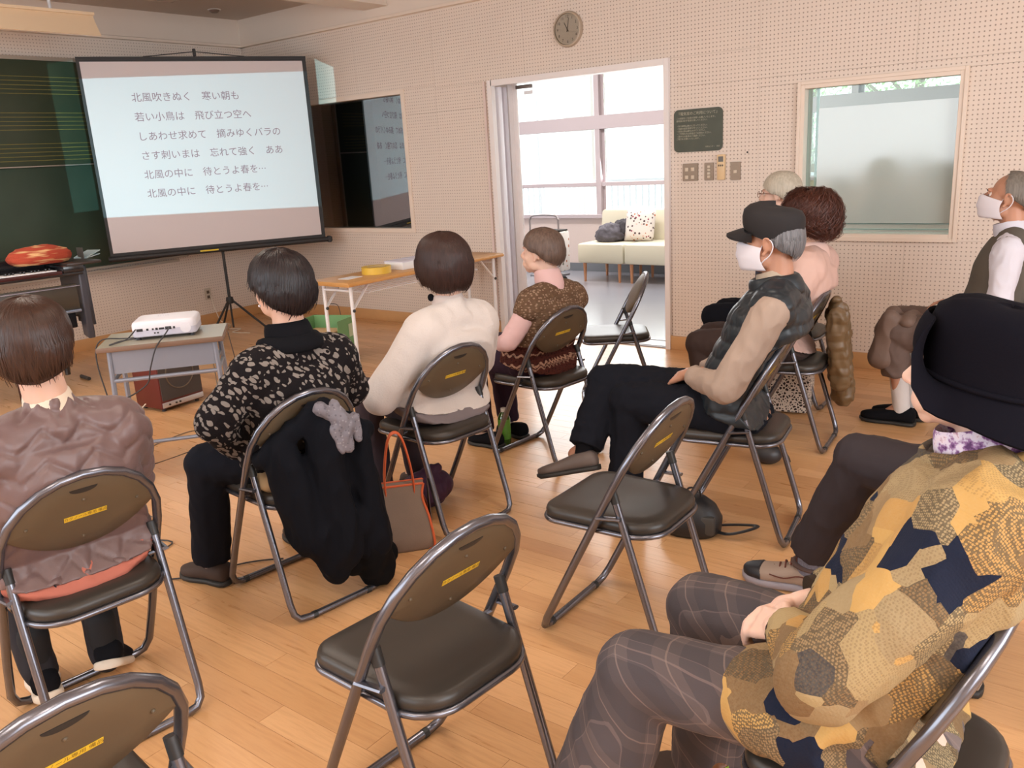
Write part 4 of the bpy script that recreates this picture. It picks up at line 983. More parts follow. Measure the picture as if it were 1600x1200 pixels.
ph = tag(MB().tube([(7.22, -4.06, .10), (7.40, -3.93, .10)], .012, 8).build('blue_rolled_umbrella', mat('blue plastic', srgb(40, 110, 150), .35)), 'blue plastic stick under the patchwork jacket person chair', 'umbrella')

# ================================================================== people
V3 = Vector
def capsule(mb, p0, p1, r0, r1=None, n=14, flat=1.0, cut=False):
    """tapered capsule; cut=True leaves the far end flat (a hem)"""
    p0, p1 = V3(p0), V3(p1); r1 = r0 if r1 is None else r1
    d = p1-p0; L = d.length
    if L < 1e-6: d = V3((0, 0, 1)); L = 1e-6
    d = d/L; pts = []; rr = []
    for a in (80, 60, 40, 20): pts.append(p0-d*r0*math.sin(R(a))); rr.append(r0*math.cos(R(a)))
    k = max(2, int(L/.03))
    for i in range(k+1): pts.append(p0+d*L*i/k); rr.append(r0+(r1-r0)*i/k)
    if not cut:
        for a in (20, 40, 60, 80): pts.append(p1+d*r1*math.sin(R(a))); rr.append(r1*math.cos(R(a)))
    mb.tube(pts, rr, n, flat=flat)
def loft(mb, secs, n=28, e=2.3):
    """secs: (center, rx, ry) stacked along a spine; rings perpendicular to the spine, X axis kept"""
    C = [V3(s[0]) for s in secs]; rs = []
    for i, s in enumerate(secs):
        t = (C[min(i+1, len(C)-1)]-C[max(i-1, 0)]).normalized(); ax = V3((1, 0, 0)); ay = t.cross(ax).normalized(); ax = ay.cross(t)
        ring = []
        for k in range(n):
            a = 2*PI*k/n; c, q = math.cos(a), math.sin(a)
            ring.append(C[i]+ax*s[1]*math.copysign(abs(c)**(2/e), c)+ay*s[2]*math.copysign(abs(q)**(2/e), q))
        rs.append(ring)
    mb.rings(rs)
def remesh(mb, name, mats, parent, voxel=.008, smooth=4, fn=None, push=None, sf=.5):
    me = bpy.data.meshes.new('tmp'); bmesh.ops.recalc_face_normals(mb.bm, faces=mb.bm.faces); mb.bm.to_mesh(me); mb.bm.free()
    o = bpy.data.objects.new('tmp', me); COL.objects.link(o)
    m = o.modifiers.new('r', 'REMESH'); m.mode = 'VOXEL'; m.voxel_size = voxel; m.adaptivity = 0
    if smooth: s = o.modifiers.new('s', 'SMOOTH'); s.factor = sf; s.iterations = smooth
    dg = bpy.context.evaluated_depsgraph_get(); dg.update()
    out = bpy.data.meshes.new_from_object(o.evaluated_get(dg)); bpy.data.objects.remove(o); bpy.data.meshes.remove(me)
    if push is not None:
        nv = len(out.vertices); co = np.empty(nv*3); out.vertices.foreach_get('co', co); co = push(co.reshape(-1, 3)); out.vertices.foreach_set('co', co.ravel()); out.update()
    if fn is not None:
        nv = len(out.vertices); co = np.empty(nv*3); out.vertices.foreach_get('co', co); co = co.reshape(-1, 3)
        no = np.empty(nv*3); out.vertices.foreach_get('normal', no); no = no.reshape(-1, 3)
        co = co+no*np.asarray(fn(co, no))[:, None]; out.vertices.foreach_set('co', co.ravel())
    out.name = name; out.polygons.foreach_set('use_smooth', [True]*len(out.polygons)); out.update()
    return link(name, out, mats, parent)
def folds(amp=.004, sc=9, st=(1, 1, .6), seed=0.):
    def f(co, no):
        r = np.empty(len(co))
        for i, (x, y, z) in enumerate(co):
            q = V3((x*sc*st[0]+seed, y*sc*st[1], z*sc*st[2]))
            r[i] = amp*(noise.noise(q)*1.2-abs(noise.noise(q*1.9))*1.6+.35)
        return r
    return f
def puff_bands(sp=.06, amp=.010, z0=0., zig=0., per=.1, base=None):
    def f(co, no):
        z = co[:, 2]-z0
        if zig:
            s = np.arctan2(co[:, 0], -(co[:, 1]+.03))*.19
            tri = np.abs(((s/per) % 1)-.5)*2
            z = z+zig*tri
        u = (z/sp) % 1
        r = amp*(np.sqrt(np.clip(1-(2*u-1)**2, 0, 1))-.75)
        if zig:
            z2 = co[:, 2]-z0-zig*tri+.0
            u2 = (z2/(sp*1.9)+.25) % 1
            r = r-amp*.75*np.exp(-((u2-.5)/.045)**2)
        if base: r = r+base(co, no)
        return r
    return f
def skin_mat(name, col):
    m = bpy.data.materials.new(name); m.use_nodes = True; t = NT(m); v = t.objc()
    n = t.noise(v, 14, 4); t.base(t.mix(n, tuple(c*.86 for c in col), (col[0]*1.08, col[1]*1.0, col[2]*.98)))
    t.b.inputs['Roughness'].default_value = .5; t.b.inputs['Subsurface Weight'].default_value = .12; t.b.inputs['Subsurface Radius'].default_value = (.02, .008, .004); t.b.inputs['Subsurface Scale'].default_value = .3
    t.bump(t.noise(v, 120, 3), .15, .002); return m
SK = skin_mat('skin', srgb(212, 172, 150)); SKT = skin_mat('tanned skin', srgb(190, 142, 116)); SKP = skin_mat('pale skin', srgb(224, 190, 172))
def hair_mat(name, a, b, rough=.42):
    m = bpy.data.materials.new(name); m.use_nodes = True; t = NT(m); v = t.objc()
    n = t.noise(t.vmul(v, (90, 90, 12)), 1.2, 3); t.base(t.mix(n, a, b)); t.b.inputs['Roughness'].default_value = rough
    t.b.inputs['Specular IOR Level'].default_value = .35; t.b.inputs['Anisotropic'].default_value = .4
    t.bump(n, .35, .004); return m
def fabric(name, col, var=.12, rough=.85, bs=350, b=.25, sheen=.0, vs=6):
    return mat(name, col, rough, var=var, vscale=vs, bump=b, bscale=bs, bdist=.0015, sheen=sheen, spec=.25)
def hand(mb, w, d, nrm, side, curl=.5, spread=.012, s=1.0, thumb_in=.6):
    """w wrist, d finger direction, nrm palm-facing normal (fingers curl towards it), side: +1/-1 thumb along +/- (d x nrm)"""
    w, d, nrm = V3(w), V3(d).normalized(), V3(nrm).normalized(); nrm = (nrm-d*nrm.dot(d)).normalized(); x = d.cross(nrm)*side
    capsule(mb, w-d*.01, w+d*.03*s, .025*s, .03*s, flat=.75)
    for k, o in enumerate((-.027, -.009, .009, .027)): capsule(mb, w+d*.03*s+x*o*.7*s, w+d*.082*s+x*o*s*1.05, .0145*s, .0115*s, 10)
    for k, (o, L) in enumerate(((.029, .066), (.010, .076), (-.009, .071), (-.027, .056))):
        p = w+d*.085*s+x*o*1.1*s; ang = 0; dd = d; dirx = x*(o*.9)
        for j, (fr, rr) in enumerate(((.45, .0088), (.3, .0080), (.25, .0072))):
            ang += curl*(.55, .8, .5)[j]; dd = (d*math.cos(ang)+nrm*math.sin(ang)+dirx*3*.4).normalized()
            q = p+dd*L*fr*s*1.1; capsule(mb, p, q, rr*s, rr*.93*s, 9); p = q
    b = w+d*.022*s+x*.026*s; m1 = b+(d*.62+x*.62+nrm*.35*thumb_in).normalized()*.040*s; m2 = m1+(d*.9+x*(.25-thumb_in*.3)+nrm*.3).normalized()*.030*s; m3 = m2+(d+nrm*.35-x*.15*thumb_in).normalized()*.022*s
    capsule(mb, b, m1, .015*s, .0115*s, 10); capsule(mb, m1, m2, .0108*s, .0098*s, 10); capsule(mb, m2, m3, .0096*s, .0078*s, 10)
def head_prims(mb, H, neck_to, s=1.0, full=1.0, nose=1.0, neck_r=.052):
    T = lambda *p: H @ (V3(p)*s)
    Rm = H.to_3x3().to_4x4()
    def E(c, r, n=18): mb.ell(T(*c), tuple(q*s for q in r), rot=Rm, n=n)
    E((0, -.02, .03), (.075, .094, .083), 24); E((0, .026, -.022), (.064*full, .060, .088), 24); E((0, .030, -.062), (.054*full, .052, .044), 20); E((0, .066, -.090), (.024, .020, .018))
    for x in (-1, 1):
        E((x*.030, .052, -.028), (.030, .026, .034)); E((x*.038*full, .014, -.060), (.026, .040, .032)); E((x*.02, .082, .024), (.024, .012, .009))
        # ear: outer rim and lobe
        c = []
        for k in range(9):
            a = R(-60+k*33); c.append(T(x*(.078+.008*math.cos(a-1.6)), -.014-.017*math.cos(a+.3)*1.0, -.004+.030*math.sin(a)))
        mb.tube(c, .0052*s, 8)
        mb.ell(T(x*.077, -.010, -.005), (.005*s, .015*s, .025*s), rot=Rm, n=12); mb.ell(T(x*.076, -.002, -.034), (.006*s, .009*s, .010*s), rot=Rm, n=10)
    capsule(mb, T(0, .086, .010), T(0, .108*nose, -.022), .0075*s, .0115*s, 12); E((0, .104*nose, -.026), (.013, .012, .010)); E((.012, .094, -.030), (.009, .010, .008)); E((-.012, .094, -.030), (.009, .010, .008))
    E((0, .086, -.052), (.024, .011, .0055)); E((0, .084, -.0635), (.021, .011, .0065)); E((0, .07, -.06), (.04, .03, .03))
    capsule(mb, T(0, -.030, -.045), neck_to, neck_r*s, neck_r*1.12*s, 16)
    def push(co):
        for x in (-.031, .031):
            c = np.array(T(x, .088, .006)); dirv = np.array((H.to_3x3() @ V3((0, 1, 0))).normalized())
            d = np.linalg.norm(co-c, axis=1); w = np.clip(1-(d/(.021*s))**2, 0, 1)**1.5
            co = co-dirv[None]*(w*.009*s)[:, None]
        return co
    return push
def eyes(H, parent, s=1.0):
    for x in (-.031, .031):
        mb = MB(); mb.ell(H @ (V3((x, .0690, .006))*s), .0112*s, n=14); e = mb.build('eye', bpy.data.materials.get('eye white') or mat('eye white', srgb(225, 215, 208), .2), parent, ang=80)
        mb = MB(); mb.ell(H @ (V3((x, .0762, .006))*s), .0055*s, n=12); mb.build('iris', bpy.data.materials.get('iris dark') or mat('iris dark', (.02, .012, .01), .15), e, ang=80)
        mb = MB(); c = [H @ (V3((x+math.cos(a)*.0165, .0815-abs(math.cos(a))*.006, .0085+math.sin(a)*.007))*s) for a in [PI*k/8 for k in range(9)]]
        mb.tube(c, .0030*s, 6); mb.build('eyelid', SK, parent, ang=80)
        mb = MB(); c = [H @ (V3((x+q*.018, .090-abs(q)*.006, .026-q*q*.004))*s) for q in (-1, -.5, 0, .5, 1)]
        mb.tube(c, .0022*s, 6); mb.build('eyebrow', bpy.data.materials.get('brow') or mat('brow', srgb(70, 62, 58), .9), parent, ang=80)
def hair(H, parent, mt, pm, s=1.0, vol=1.0, a=.087, bf=.100, bb=.108, ct=.104, cb=.105, nst=700, lift=.012, part=None, wig=0., curl=0., seed=1, cz=.02, width=.003, flip=0.):
    """pm(theta)-> lower limit of phi in degrees; theta 0 front, +-pi back"""
    rnd = random.Random(seed); C = V3((0, -.014, cz))
    def surf(th, ph, k=1.0):
        d = V3((math.sin(ph)*math.sin(th), math.sin(ph)*math.cos(th), math.cos(ph)))
        b = bf if d.y > 0 else bb; c = ct if d.z > 0 else cb
        e = 2.25 if d.z > 0 else 2.8
        r = (abs(d.x/a)**e+abs(d.y/b)**e+abs(d.z/c)**e)**(-1/e)
        w = 1+.028*noise.noise(V3((math.sin(th)*2.2+seed, math.cos(th)*2.2, ph*1.3)))*(1+wig)
        if wig: w += wig*.05*noise.noise(d*7+V3((seed, 0, 0)))
        return C+d*(r*k*w*vol)
    NT_, NP = 64, 22
    mb = MB(); outer = []; inner = []
    for j in range(NP+1):
        ro = []; ri = []
        for i in range(NT_):
            th = -PI+2*PI*i/NT_; ph = R(pm(th))*j/NP
            if j == 0: ph = .001
            edge = 1-.05*max(0, (j-NP+3)/3)
            p = surf(th, ph, edge); ro.append(H @ (p*s)); ri.append(H @ (surf(th, ph, .9)*s))
        outer.append(ro); inner.append(ri)
    mb.rings(outer+inner[::-1], cap=False)
    bmesh.ops.remove_doubles(mb.bm, verts=mb.bm.verts, dist=1e-5)
    bm = mb.bm
    NS = 11
    for k in range(nst):
        th0 = rnd.uniform(-PI, PI); f0 = rnd.random()**1.3*.75; lim = R(pm(th0)); L = rnd.uniform(.35, 1.0)*(1-f0)
        f1 = min(1.0, f0+L)+rnd.uniform(-.02, .035); sw = rnd.uniform(-.12, .12)+(part or 0); lf = rnd.uniform(.0, 1)*lift; w0 = width*rnd.uniform(.5, 1.3); cu = rnd.uniform(0, 6.28)
        prev = None
        for q in range(NS):
            t = q/(NS-1); f = f0+(f1-f0)*t; th = th0+sw*(t)/max(.35, math.sin(max(.2, lim*f)))
            if curl: th += curl*math.sin(t*9+cu)*.5
            kk = 1.004+lf*math.sin(PI*min(1, t*1.0))*(1 if t < .8 else 1)+(flip*t if t > .8 else 0)+(curl*.06*math.cos(t*9+cu) if curl else 0)
            p = surf(th, lim*f, kk); nrm = (p-C).normalized(); p2 = surf(th, lim*min(f+.02, 1.1), kk); tg = (p2-p)
            if tg.length < 1e-7: tg = V3((0, 0, -1))
            sd = tg.normalized().cross(nrm)*(w0*(1-abs(2*t-1)**3*.8))
            A = bm.verts.new(H @ ((p-sd)*s)); B = bm.verts.new(H @ ((p+nrm*w0*.45)*s)); D = bm.verts.new(H @ ((p+sd)*s))
            if prev:
                bm.faces.new((prev[0], prev[1], B, A)); bm.faces.new((prev[1], prev[2], D, B))
            prev = (A, B, D)
    for f in bm.faces: f.smooth = True
    me = bpy.data.meshes.new('hair'); bm.to_mesh(me); bm.free(); return link('hair', me, mt, parent)
def prof(front, side, back, temple=None):
    tp = temple if temple is not None else (front+side)/2
    def f(th):
        a = abs(th)/PI
        pts = ((0, front), (.22, tp), (.45, side), (.72, (side+back)/2+4), (1, back))
        for (x0, y0), (x1, y1) in zip(pts, pts[1:]):
            if a <= x1: u = (a-x0)/(x1-x0); u = u*u*(3-2*u); return y0+(y1-y0)*u
        return back
    return f
def mask(H, parent, s=1.0, bird=False):
    m = bpy.data.materials.get('mask cloth') or mat('mask cloth', srgb(226, 222, 230), .8, bump=.1, bscale=500)
    nu, nv = 16, 12; g = []; g2 = []
    for j in range(nv+1):
        v = j/nv; r1 = []; r2 = []
        for i in range(nu+1):
            u = 2*i/nu-1; zz = .002-.108*v*(1-.25*abs(u)**2)-.014*abs(u)**2
            yy = .126-.108*abs(u)**2.4-.008*(2*v-1)**2-(.020*v)+.006*math.sin(v*PI)
            if v < .12: yy -= .012*(1-abs(u))*(1-v/.12)
            yy += .0025*math.sin(v*PI*5)*(1-abs(u))
            xx = u*(.076-.006*v)
            r1.append(H @ (V3((xx, yy, zz))*s)); r2.append(H @ (V3((xx, yy-.0025, zz))*s))
        g.append(r1); g2.append(r2)
    mb = MB(); mb.rings([a+b[::-1] for a, b in zip(g, g2)]); mk = mb.build('face_mask', m, parent, ang=80)
    for x in (-1, 1):
        c = cr([H @ (V3(p)*s) for p in ((x*.068, .012, -.012), (x*.078, -.004, .012), (x*.086, -.024, .018), (x*.088, -.036, -.004), (x*.084, -.026, -.034), (x*.072, .0, -.060), (x*.060, .018, -.082))], 4)
        MB().tube(c, .0020*s, 6).build('ear_loop', m, mk, ang=80)
    return mk
def shoe(parent, ank, dirv, mt, sole_m, L=.25, w=.046, hgt=.075, pitch=0., name='shoe', sole_h=.022, roll=0, coll=True):
    """ank: point at the floor under the ankle; dirv: heading in the xy plane"""
    d = V3(dirv); d.z = 0; d.normalize(); x = V3((d.y, -d.x, 0))
    M = Matrix((x, d, V3((0, 0, 1)))).transposed().to_4x4(); M.translation = V3(ank)
    M = M @ Matrix.Rotation(pitch, 4, 'X') @ Matrix.Rotation(roll, 4, 'Y')
    def ring(y, wl, wr, z0, z1, e=2.4, n=18):
        o = []
        for k in range(n):
            a = 2*PI*k/n; c, q = math.cos(a), math.sin(a); xx = math.copysign(abs(c)**(2/e), c)*(wr if c > 0 else wl); zz = (z0+z1)/2+math.copysign(abs(q)**(2/e), q)*(z1-z0)/2
            o.append(M @ V3((xx, y, zz)))
        return o
    y0 = -.065; P = [(0, .35, .3, .52), (.02, .72, 0.05, .80), (.08, .86, 0, 1.0), (.22, .86, 0, 1.0), (.36, .80, 0, .92), (.5, .90, 0, .80), (.66, 1.02, 0, .66), (.8, .98, 0, .58), (.92, .74, .0, .50), (.985, .40, .08, .42), (1, .15, .2, .34)]
    mb = MB(); mb.rings([ring(y0+f*L, w*k, w*k, sole_h*.5+z0*hgt, sole_h*.5+z1*hgt) for f, k, z0, z1 in P]); sh = mb.build(name, mt, parent, ang=70)
    mb = MB(); mb.rings([ring(y0-.004+f*(L+.010), w*k*1.07, w*k*1.07, (.03 if f > .93 else 0)*.3, sole_h, 4) for f, k, z0, z1 in P]); mb.build('sole', sole_m, sh, ang=60)
    return sh, M
def person(label, x, y, heading, head_w, hy=0, hp=0, hr=0, s=1.0, hs=1.0, group=None, lean=None, knees=None, ankles=None, elbows=None, wrists=None, skin=None, hands=None, voxel=.007, girth=1.0, full=1.0, sh_w=.165, hand_s=.95, chest=1.0, hip_z=.505, hip_y=.02, cx=0., leg_k=1.0, sh_drop=.0, hand_curl=.5, hunch=.0):
    t = thing('person', label, 'person', (x, y, 0), R(heading-90), group)
    c, q = math.cos(R(heading-90)), math.sin(R(heading-90)); dx, dy = head_w[0]-x, head_w[1]-y
    hl = V3((c*dx+q*dy, -q*dx+c*dy, head_w[2]))
    H = Matrix.Translation(hl) @ Matrix.Rotation(R(hy), 4, 'Z') @ Matrix.Rotation(R(hp), 4, 'X') @ Matrix.Rotation(R(hr), 4, 'Y')
    J = dict(H=H, head=hl, root=t, s=s, hs=hs)
    hip = V3((0, hip_y, hip_z)); nb = hl+V3((0, -.035-hunch, -.155*hs)); J['nb'] = nb; J['hip'] = hip
    sz = nb.z-.055-sh_drop; sc = V3((nb.x*.9, nb.y-.005, sz))
    J['sh'] = [sc+V3((k*sh_w, 0, 0)) for k in (-1, 1)]
    kn = knees or [(-.10, .42, .50), (.10, .42, .50)]; an = ankles or [(-.10, .36, .08), (.10, .36, .08)]
    el = elbows or [(-.22, -.04, .70), (.22, -.04, .70)]; wr = wrists or [(-.06, .15, .60), (.06, .15, .60)]
    J['kn'] = [V3(k) for k in kn]; J['an'] = [V3(k) for k in an]; J['el'] = [V3(k) for k in el]; J['wr'] = [V3(k) for k in wr]
    def spine(tt):
        a = hip; b = sc; p = a.lerp(b, tt); p = p+V3((0, .004*math.sin(PI*tt)-hunch*.4*math.sin(PI*min(1, max(0, tt))), 0)); return p
    J['spine'] = spine; J['sc'] = sc
    def torso(mb, inf=0., t0=-.12, t1=1.0, belly=1.0, neck=True, hem=0., arm_k=1.0, shin=0.):
        R_ = [(-.12, .165+hem, .125+hem), (0, .182, .14), (.16, .172, .135*belly), (.35, .158, .125*belly), (.55, .160, .122*chest), (.74, .166, .118*chest), (.88, .162, .104), (.97, .135, .086), (1.04, .09, .07)]
        secs = []
        for (k, rx, ry) in R_:
            if k < t0-1e-6 or k > t1+.05: continue
            secs.append((spine(k), (rx*girth+inf)*s, (ry*girth+inf)*s))
        loft(mb, secs)
        for S in (J['sh'] if t1 > .9 else []):
            k = 1 if S.x > sc.x else -1
            mb.ell(S+V3((-k*(.012+shin), 0, -.018)), ((.058*arm_k+inf)*s, (.058*arm_k+inf)*s, (.060*arm_k+inf)*s), n=16)
            capsule(mb, sc+V3((k*.05, 0, .012)), S+V3((-k*(.02+shin), 0, -.005)), (.056+inf*.8)*s, (.050*arm_k+inf)*s)
    J['torso'] = torso
    def clip(co, gap=0., side=False):
        z = co[:, 2]; pl = .20-.516*z+.024+gap
        pl = np.where(z > .775, .20-.516*.775+.024+gap-(z-.775)*2.2, pl); w = np.clip((z-.45)/.09, 0, 1); pl = np.where(z < .54, -.125*(1-w)+(.20-.516*.54+.024+gap)*w, pl)
        inx = np.clip((.245-np.abs(co[:, 0]-cx))/.03, 0, 1); y = co[:, 1]
        y2 = np.where(y < pl, pl-(pl-y)*.06, y); co = co.copy(); co[:, 1] = y*(1-inx)+y2*inx
        if side:
            m = (co[:, 1] < pl+.10) & (z > .46) & (z < .80); f = np.clip((pl+.10-co[:, 1])/.06, 0, 1)*np.clip((.80-z)/.06, 0, 1)*np.clip((z-.46)/.05, 0, 1); xx = np.clip(co[:, 0]-cx, -.186, .186)+cx
            co[:, 0] = np.where(m, co[:, 0]*(1-f)+xx*f, co[:, 0])
        return co
    J['clip'] = clip
    def arm(mb, i, inf=0., frm=0., to=1.0, cuff=False):
        S, E_, W_ = J['sh'][i], J['el'][i], J['wr'][i]
        k = -1 if i == 0 else 1; S = S+V3((k*.005, 0, -.02))
        if frm <= 0: capsule(mb, S, E_, (.048+inf)*s, (.038+inf*.9)*s)
        if to > .5:
            e = E_.lerp(W_, (to-.5)*2); capsule(mb, E_, e, (.038+inf*.9)*s, (.027+inf*.75)*s, cut=cuff)
    J['arm'] = arm
    def leg(mb, i, inf=0., to=1.0, hem=None):
        k = -1 if i == 0 else 1; hp_ = hip+V3((k*.085, .02, .0)); K, A = J['kn'][i], J['an'][i]
        capsule(mb, hp_, K, (.086*leg_k+inf)*s, (.058+inf)*s)
        if to > .5:
            e = K.lerp(A, (to-.5)*2); capsule(mb, K+V3((0, -.005, 0)), e, (.054+inf)*s, (.034+inf if hem is None else hem)*s, cut=hem is not None)
    J['leg'] = leg
    mb = MB()
    push = head_prims(mb, H, nb+V3((0, -.0, -.03)), hs, full)
    torso(mb, -.012)
    for i in (0, 1):
        arm(mb, i, -.006); leg(mb, i, -.012)
        A, K = J['an'][i], J['kn'][i]; d = (A-K); d.z = 0
        capsule(mb, A, A+V3((0, .05, -.035)), .03*s, .026*s)
        if hands: 
            hd = hands[i]; hand(mb, J['wr'][i], hd[0], hd[1], hd[2], hand_curl if len(hd) < 4 else hd[3], s=hand_s)
        else:
            E_, W_ = J['el'][i], J['wr'][i]; d = (W_-E_).normalized(); k = -1 if i == 0 else 1
            hand(mb, W_, d+V3((0, .1, -.1)), V3((0, -.1, -1)), 1 if i == 1 else -1, .45, s=hand_s)
    J['body'] = remesh(mb, 'body', skin or SK, t, voxel, 7 if voxel < .006 else 2, push=lambda co: clip(push(co), .02))
    return J
def collar(J, m, r=.066, h=.05, th=.012, name='collar', z=0., open_front=True, parent=None, tilt=.0, flare=1.1):
    c = J['nb']+V3((0, .010, z)); rs = []
    for k in range(36):
        a = 2*PI*k/36; d = V3((math.cos(a), math.sin(a)*1.08, 0)); zc = h*.42-.012-.020*max(0, math.sin(a))+.006*max(0, -math.sin(a)); o = []
        for q in range(12):
            b = 2*PI*q/12; n_ = math.copysign(abs(math.cos(b))**.8, math.cos(b))*th*.5; v_ = math.sin(b)*(h*.5+.014)
            o.append(c+d*(r+n_-(v_)*(flare-1)*-.0-max(0, v_)*.12)+V3((0, v_*.28, zc+v_)))
        rs.append(o)
    mb = MB(); mb.rings(rs, loop=True); return mb.build(name, m, parent or J['root'], ang=80)

# ------------------------------------------------------------------ clothing materials
def blob_fabric(name, a, b, scale=33, thr=.43):
    m = bpy.data.materials.new(name); m.use_nodes = True; t = NT(m); v = t.objc()
    nz = t.new('ShaderNodeTexNoise'); nz.inputs['Scale'].default_value = 26; nz.inputs['Detail'].default_value = 1; t.link(v, nz.inputs['Vector'])
    ad = t.new('ShaderNodeMixRGB', blend_type='ADD'); ad.inputs[0].default_value = .022; t.link(v, ad.inputs[1]); t.link(nz.outputs['Color'], ad.inputs[2])
    def lay(rot, st, sc):
        mp = t.new('ShaderNodeMapping'); mp.inputs['Rotation'].default_value = rot; t.link(ad.outputs[0], mp.inputs[0])
        vo = t.new('ShaderNodeTexVoronoi'); vo.inputs['Scale'].default_value = sc; vo.inputs['Randomness'].default_value = .65; t.link(t.vmul(mp.outputs[0], st), vo.inputs['Vector'])
        return t.math('LESS_THAN', vo.outputs['Distance'], thr)
    A = lay((0, .5, 0), (1.35, .8, .62), scale); B = lay((0, -.7, .3), (.62, .8, 1.35), scale)
    sel = t.math('GREATER_THAN', t.noise(v, 15, 1), .5); f = t.math('ADD', t.math('MULTIPLY', A, sel), t.math('MULTIPLY', B, t.math('SUBTRACT', 1., sel)))
    t.base(t.mix(f, a, b)); t.b.inputs['Roughness'].default_value = .95; t.b.inputs['Specular IOR Level'].default_value = .15
    t.bump(t.math('ADD', t.noise(v, 260, 3), t.math('MULTIPLY', f, .6)), .5, .003); return m
def patchwork():
    m = bpy.data.materials.new('patchwork tweed'); m.use_nodes = True; t = NT(m); v = t.objc()
    vo = t.new('ShaderNodeTexVoronoi', distance='CHEBYCHEV'); vo.inputs['Scale'].default_value = 13; vo.inputs['Randomness'].default_value = .85
    rt = t.new('ShaderNodeMapping'); rt.inputs['Rotation'].default_value = (.5, .35, .6); t.link(v, rt.inputs[0]); t.link(rt.outputs[0], vo.inputs['Vector'])
    sp = t.new('ShaderNodeSeparateColor'); t.link(vo.outputs['Color'], sp.inputs[0])
    base = t.ramp(sp.outputs[0], [(0, srgb(176, 134, 72)), (.16, srgb(112, 84, 52)), (.34, srgb(146, 126, 92)), (.5, srgb(186, 146, 80)), (.62, srgb(134, 108, 74)), (.75, srgb(20, 26, 44)), (.84, srgb(156, 134, 94)), (.93, srgb(102, 72, 40))], 'CONSTANT')
    # woven check inside some cells
    sx = t.new('ShaderNodeSeparateXYZ'); t.link(rt.outputs[0], sx.inputs[0])
    s1 = t.math('SINE', t.math('MULTIPLY', t.math('ADD', sx.outputs[0], sx.outputs[1]), 900.)); s2 = t.math('SINE', t.math('MULTIPLY', t.math('ADD', sx.outputs[2], t.math('MULTIPLY', sx.outputs[1], .6)), 900.))
    wv = t.new('ShaderNodeTexVoronoi'); wv.inputs['Scale'].default_value = 230; wv.inputs['Randomness'].default_value = .3; t.link(rt.outputs[0], wv.inputs['Vector'])
    chk = t.math('GREATER_THAN', wv.outputs['Distance'], .45); on = t.math('LESS_THAN', sp.outputs[1], .38)
    dark = t.mix(t.math('MULTIPLY', t.math('MULTIPLY', chk, on), .8), base, srgb(44, 36, 26))
    st = t.math('MULTIPLY', t.math('LESS_THAN', wv.outputs['Distance'], .42), t.math('GREATER_THAN', sp.outputs[1], .72))
    c = t.mix(t.math('MULTIPLY', st, .35), dark, srgb(92, 66, 36))
    n = t.noise(v, 170, 4, .7); c = t.mix(t.math('MULTIPLY', n, .28), c, srgb(190, 174, 144)); isn = t.math('MULTIPLY', t.math('GREATER_THAN', sp.outputs[0], .76), t.math('LESS_THAN', sp.outputs[0], .84))
    c = t.mix(isn, c, srgb(26, 32, 50)); t.base(c); t.b.inputs['Roughness'].default_value = .9; t.b.inputs['Specular IOR Level'].default_value = .2
    t.bump(t.math('ADD', n, t.math('MULTIPLY', wv.outputs['Distance'], .5)), .5, .002); return m
def plaid():
    m = bpy.data.materials.new('grey plaid wool'); m.use_nodes = True; t = NT(m); v = t.objc(); sx = t.new('ShaderNodeSeparateXYZ'); t.link(v, sx.inputs[0])
    along = t.math('ADD', sx.outputs[1], t.math('MULTIPLY', sx.outputs[2], -1.)); ac = sx.outputs[0]
    def band(x, per, w, off=0.): return t.math('LESS_THAN', t.math('FRACT', t.math('DIVIDE', t.math('ADD', x, off+10.), per)), w)
    c = t.mix(t.math('MULTIPLY', band(along, .105, .5), .5), srgb(88, 78, 78), srgb(60, 56, 62)); c = t.mix(t.math('MULTIPLY', band(ac, .075, .45), .45), c, srgb(58, 54, 58))
    c = t.mix(t.math('MULTIPLY', band(along, .105, .035, .03), .42), c, srgb(140, 120, 112)); c = t.mix(t.math('MULTIPLY', band(ac, .075, .04, .02), .42), c, srgb(136, 116, 110)); c = t.mix(t.math('MULTIPLY', band(ac, .0375, .04), .35), c, srgb(128, 112, 108))
    t.base(c); t.b.inputs['Roughness'].default_value = .9; t.bump(t.noise(v, 300, 3), .25, .0015); return m
def crochet():
    m = bpy.data.materials.new('brown crochet'); m.use_nodes = True; t = NT(m); v = t.objc(); sx = t.new('ShaderNodeSeparateXYZ'); t.link(v, sx.inputs[0])
    vo = t.new('ShaderNodeTexVoronoi'); vo.inputs['Scale'].default_value = 74; vo.inputs['Randomness'].default_value = .55; t.link(t.vmul(v, (.8, .8, 1.15)), vo.inputs['Vector'])
    hole = t.math('LESS_THAN', vo.outputs['Distance'], .34); n = t.noise(v, 40, 3)
    c = t.mix(n, srgb(84, 58, 46), srgb(118, 96, 74)); zz = t.math('ADD', sx.outputs[2], t.math('MULTIPLY', t.math('SINE', t.math('MULTIPLY', t.math('ARCTAN2', sx.outputs[0], sx.outputs[1]), 26.)), .006))
    low = t.math('LESS_THAN', sx.outputs[2], .60); c = t.mix(low, c, srgb(70, 34, 28))
    for z0, w, k in ((.555, .006, .8), (.505, .006, .75), (.49, .004, .5)):
        b = t.math('LESS_THAN', t.math('ABSOLUTE', t.math('SUBTRACT', zz, z0)), w); c = t.mix(t.math('MULTIPLY', b, k), c, srgb(176, 140, 118))
    mixhole = t.mix(low, srgb(168, 142, 122), srgb(34, 14, 14)); c = t.mix(t.math('MULTIPLY', hole, .65), c, mixhole)
    t.base(c); t.b.inputs['Roughness'].default_value = .95; t.b.inputs['Specular IOR Level'].default_value = .15; t.bump(vo.outputs['Distance'], .9, .006); return m
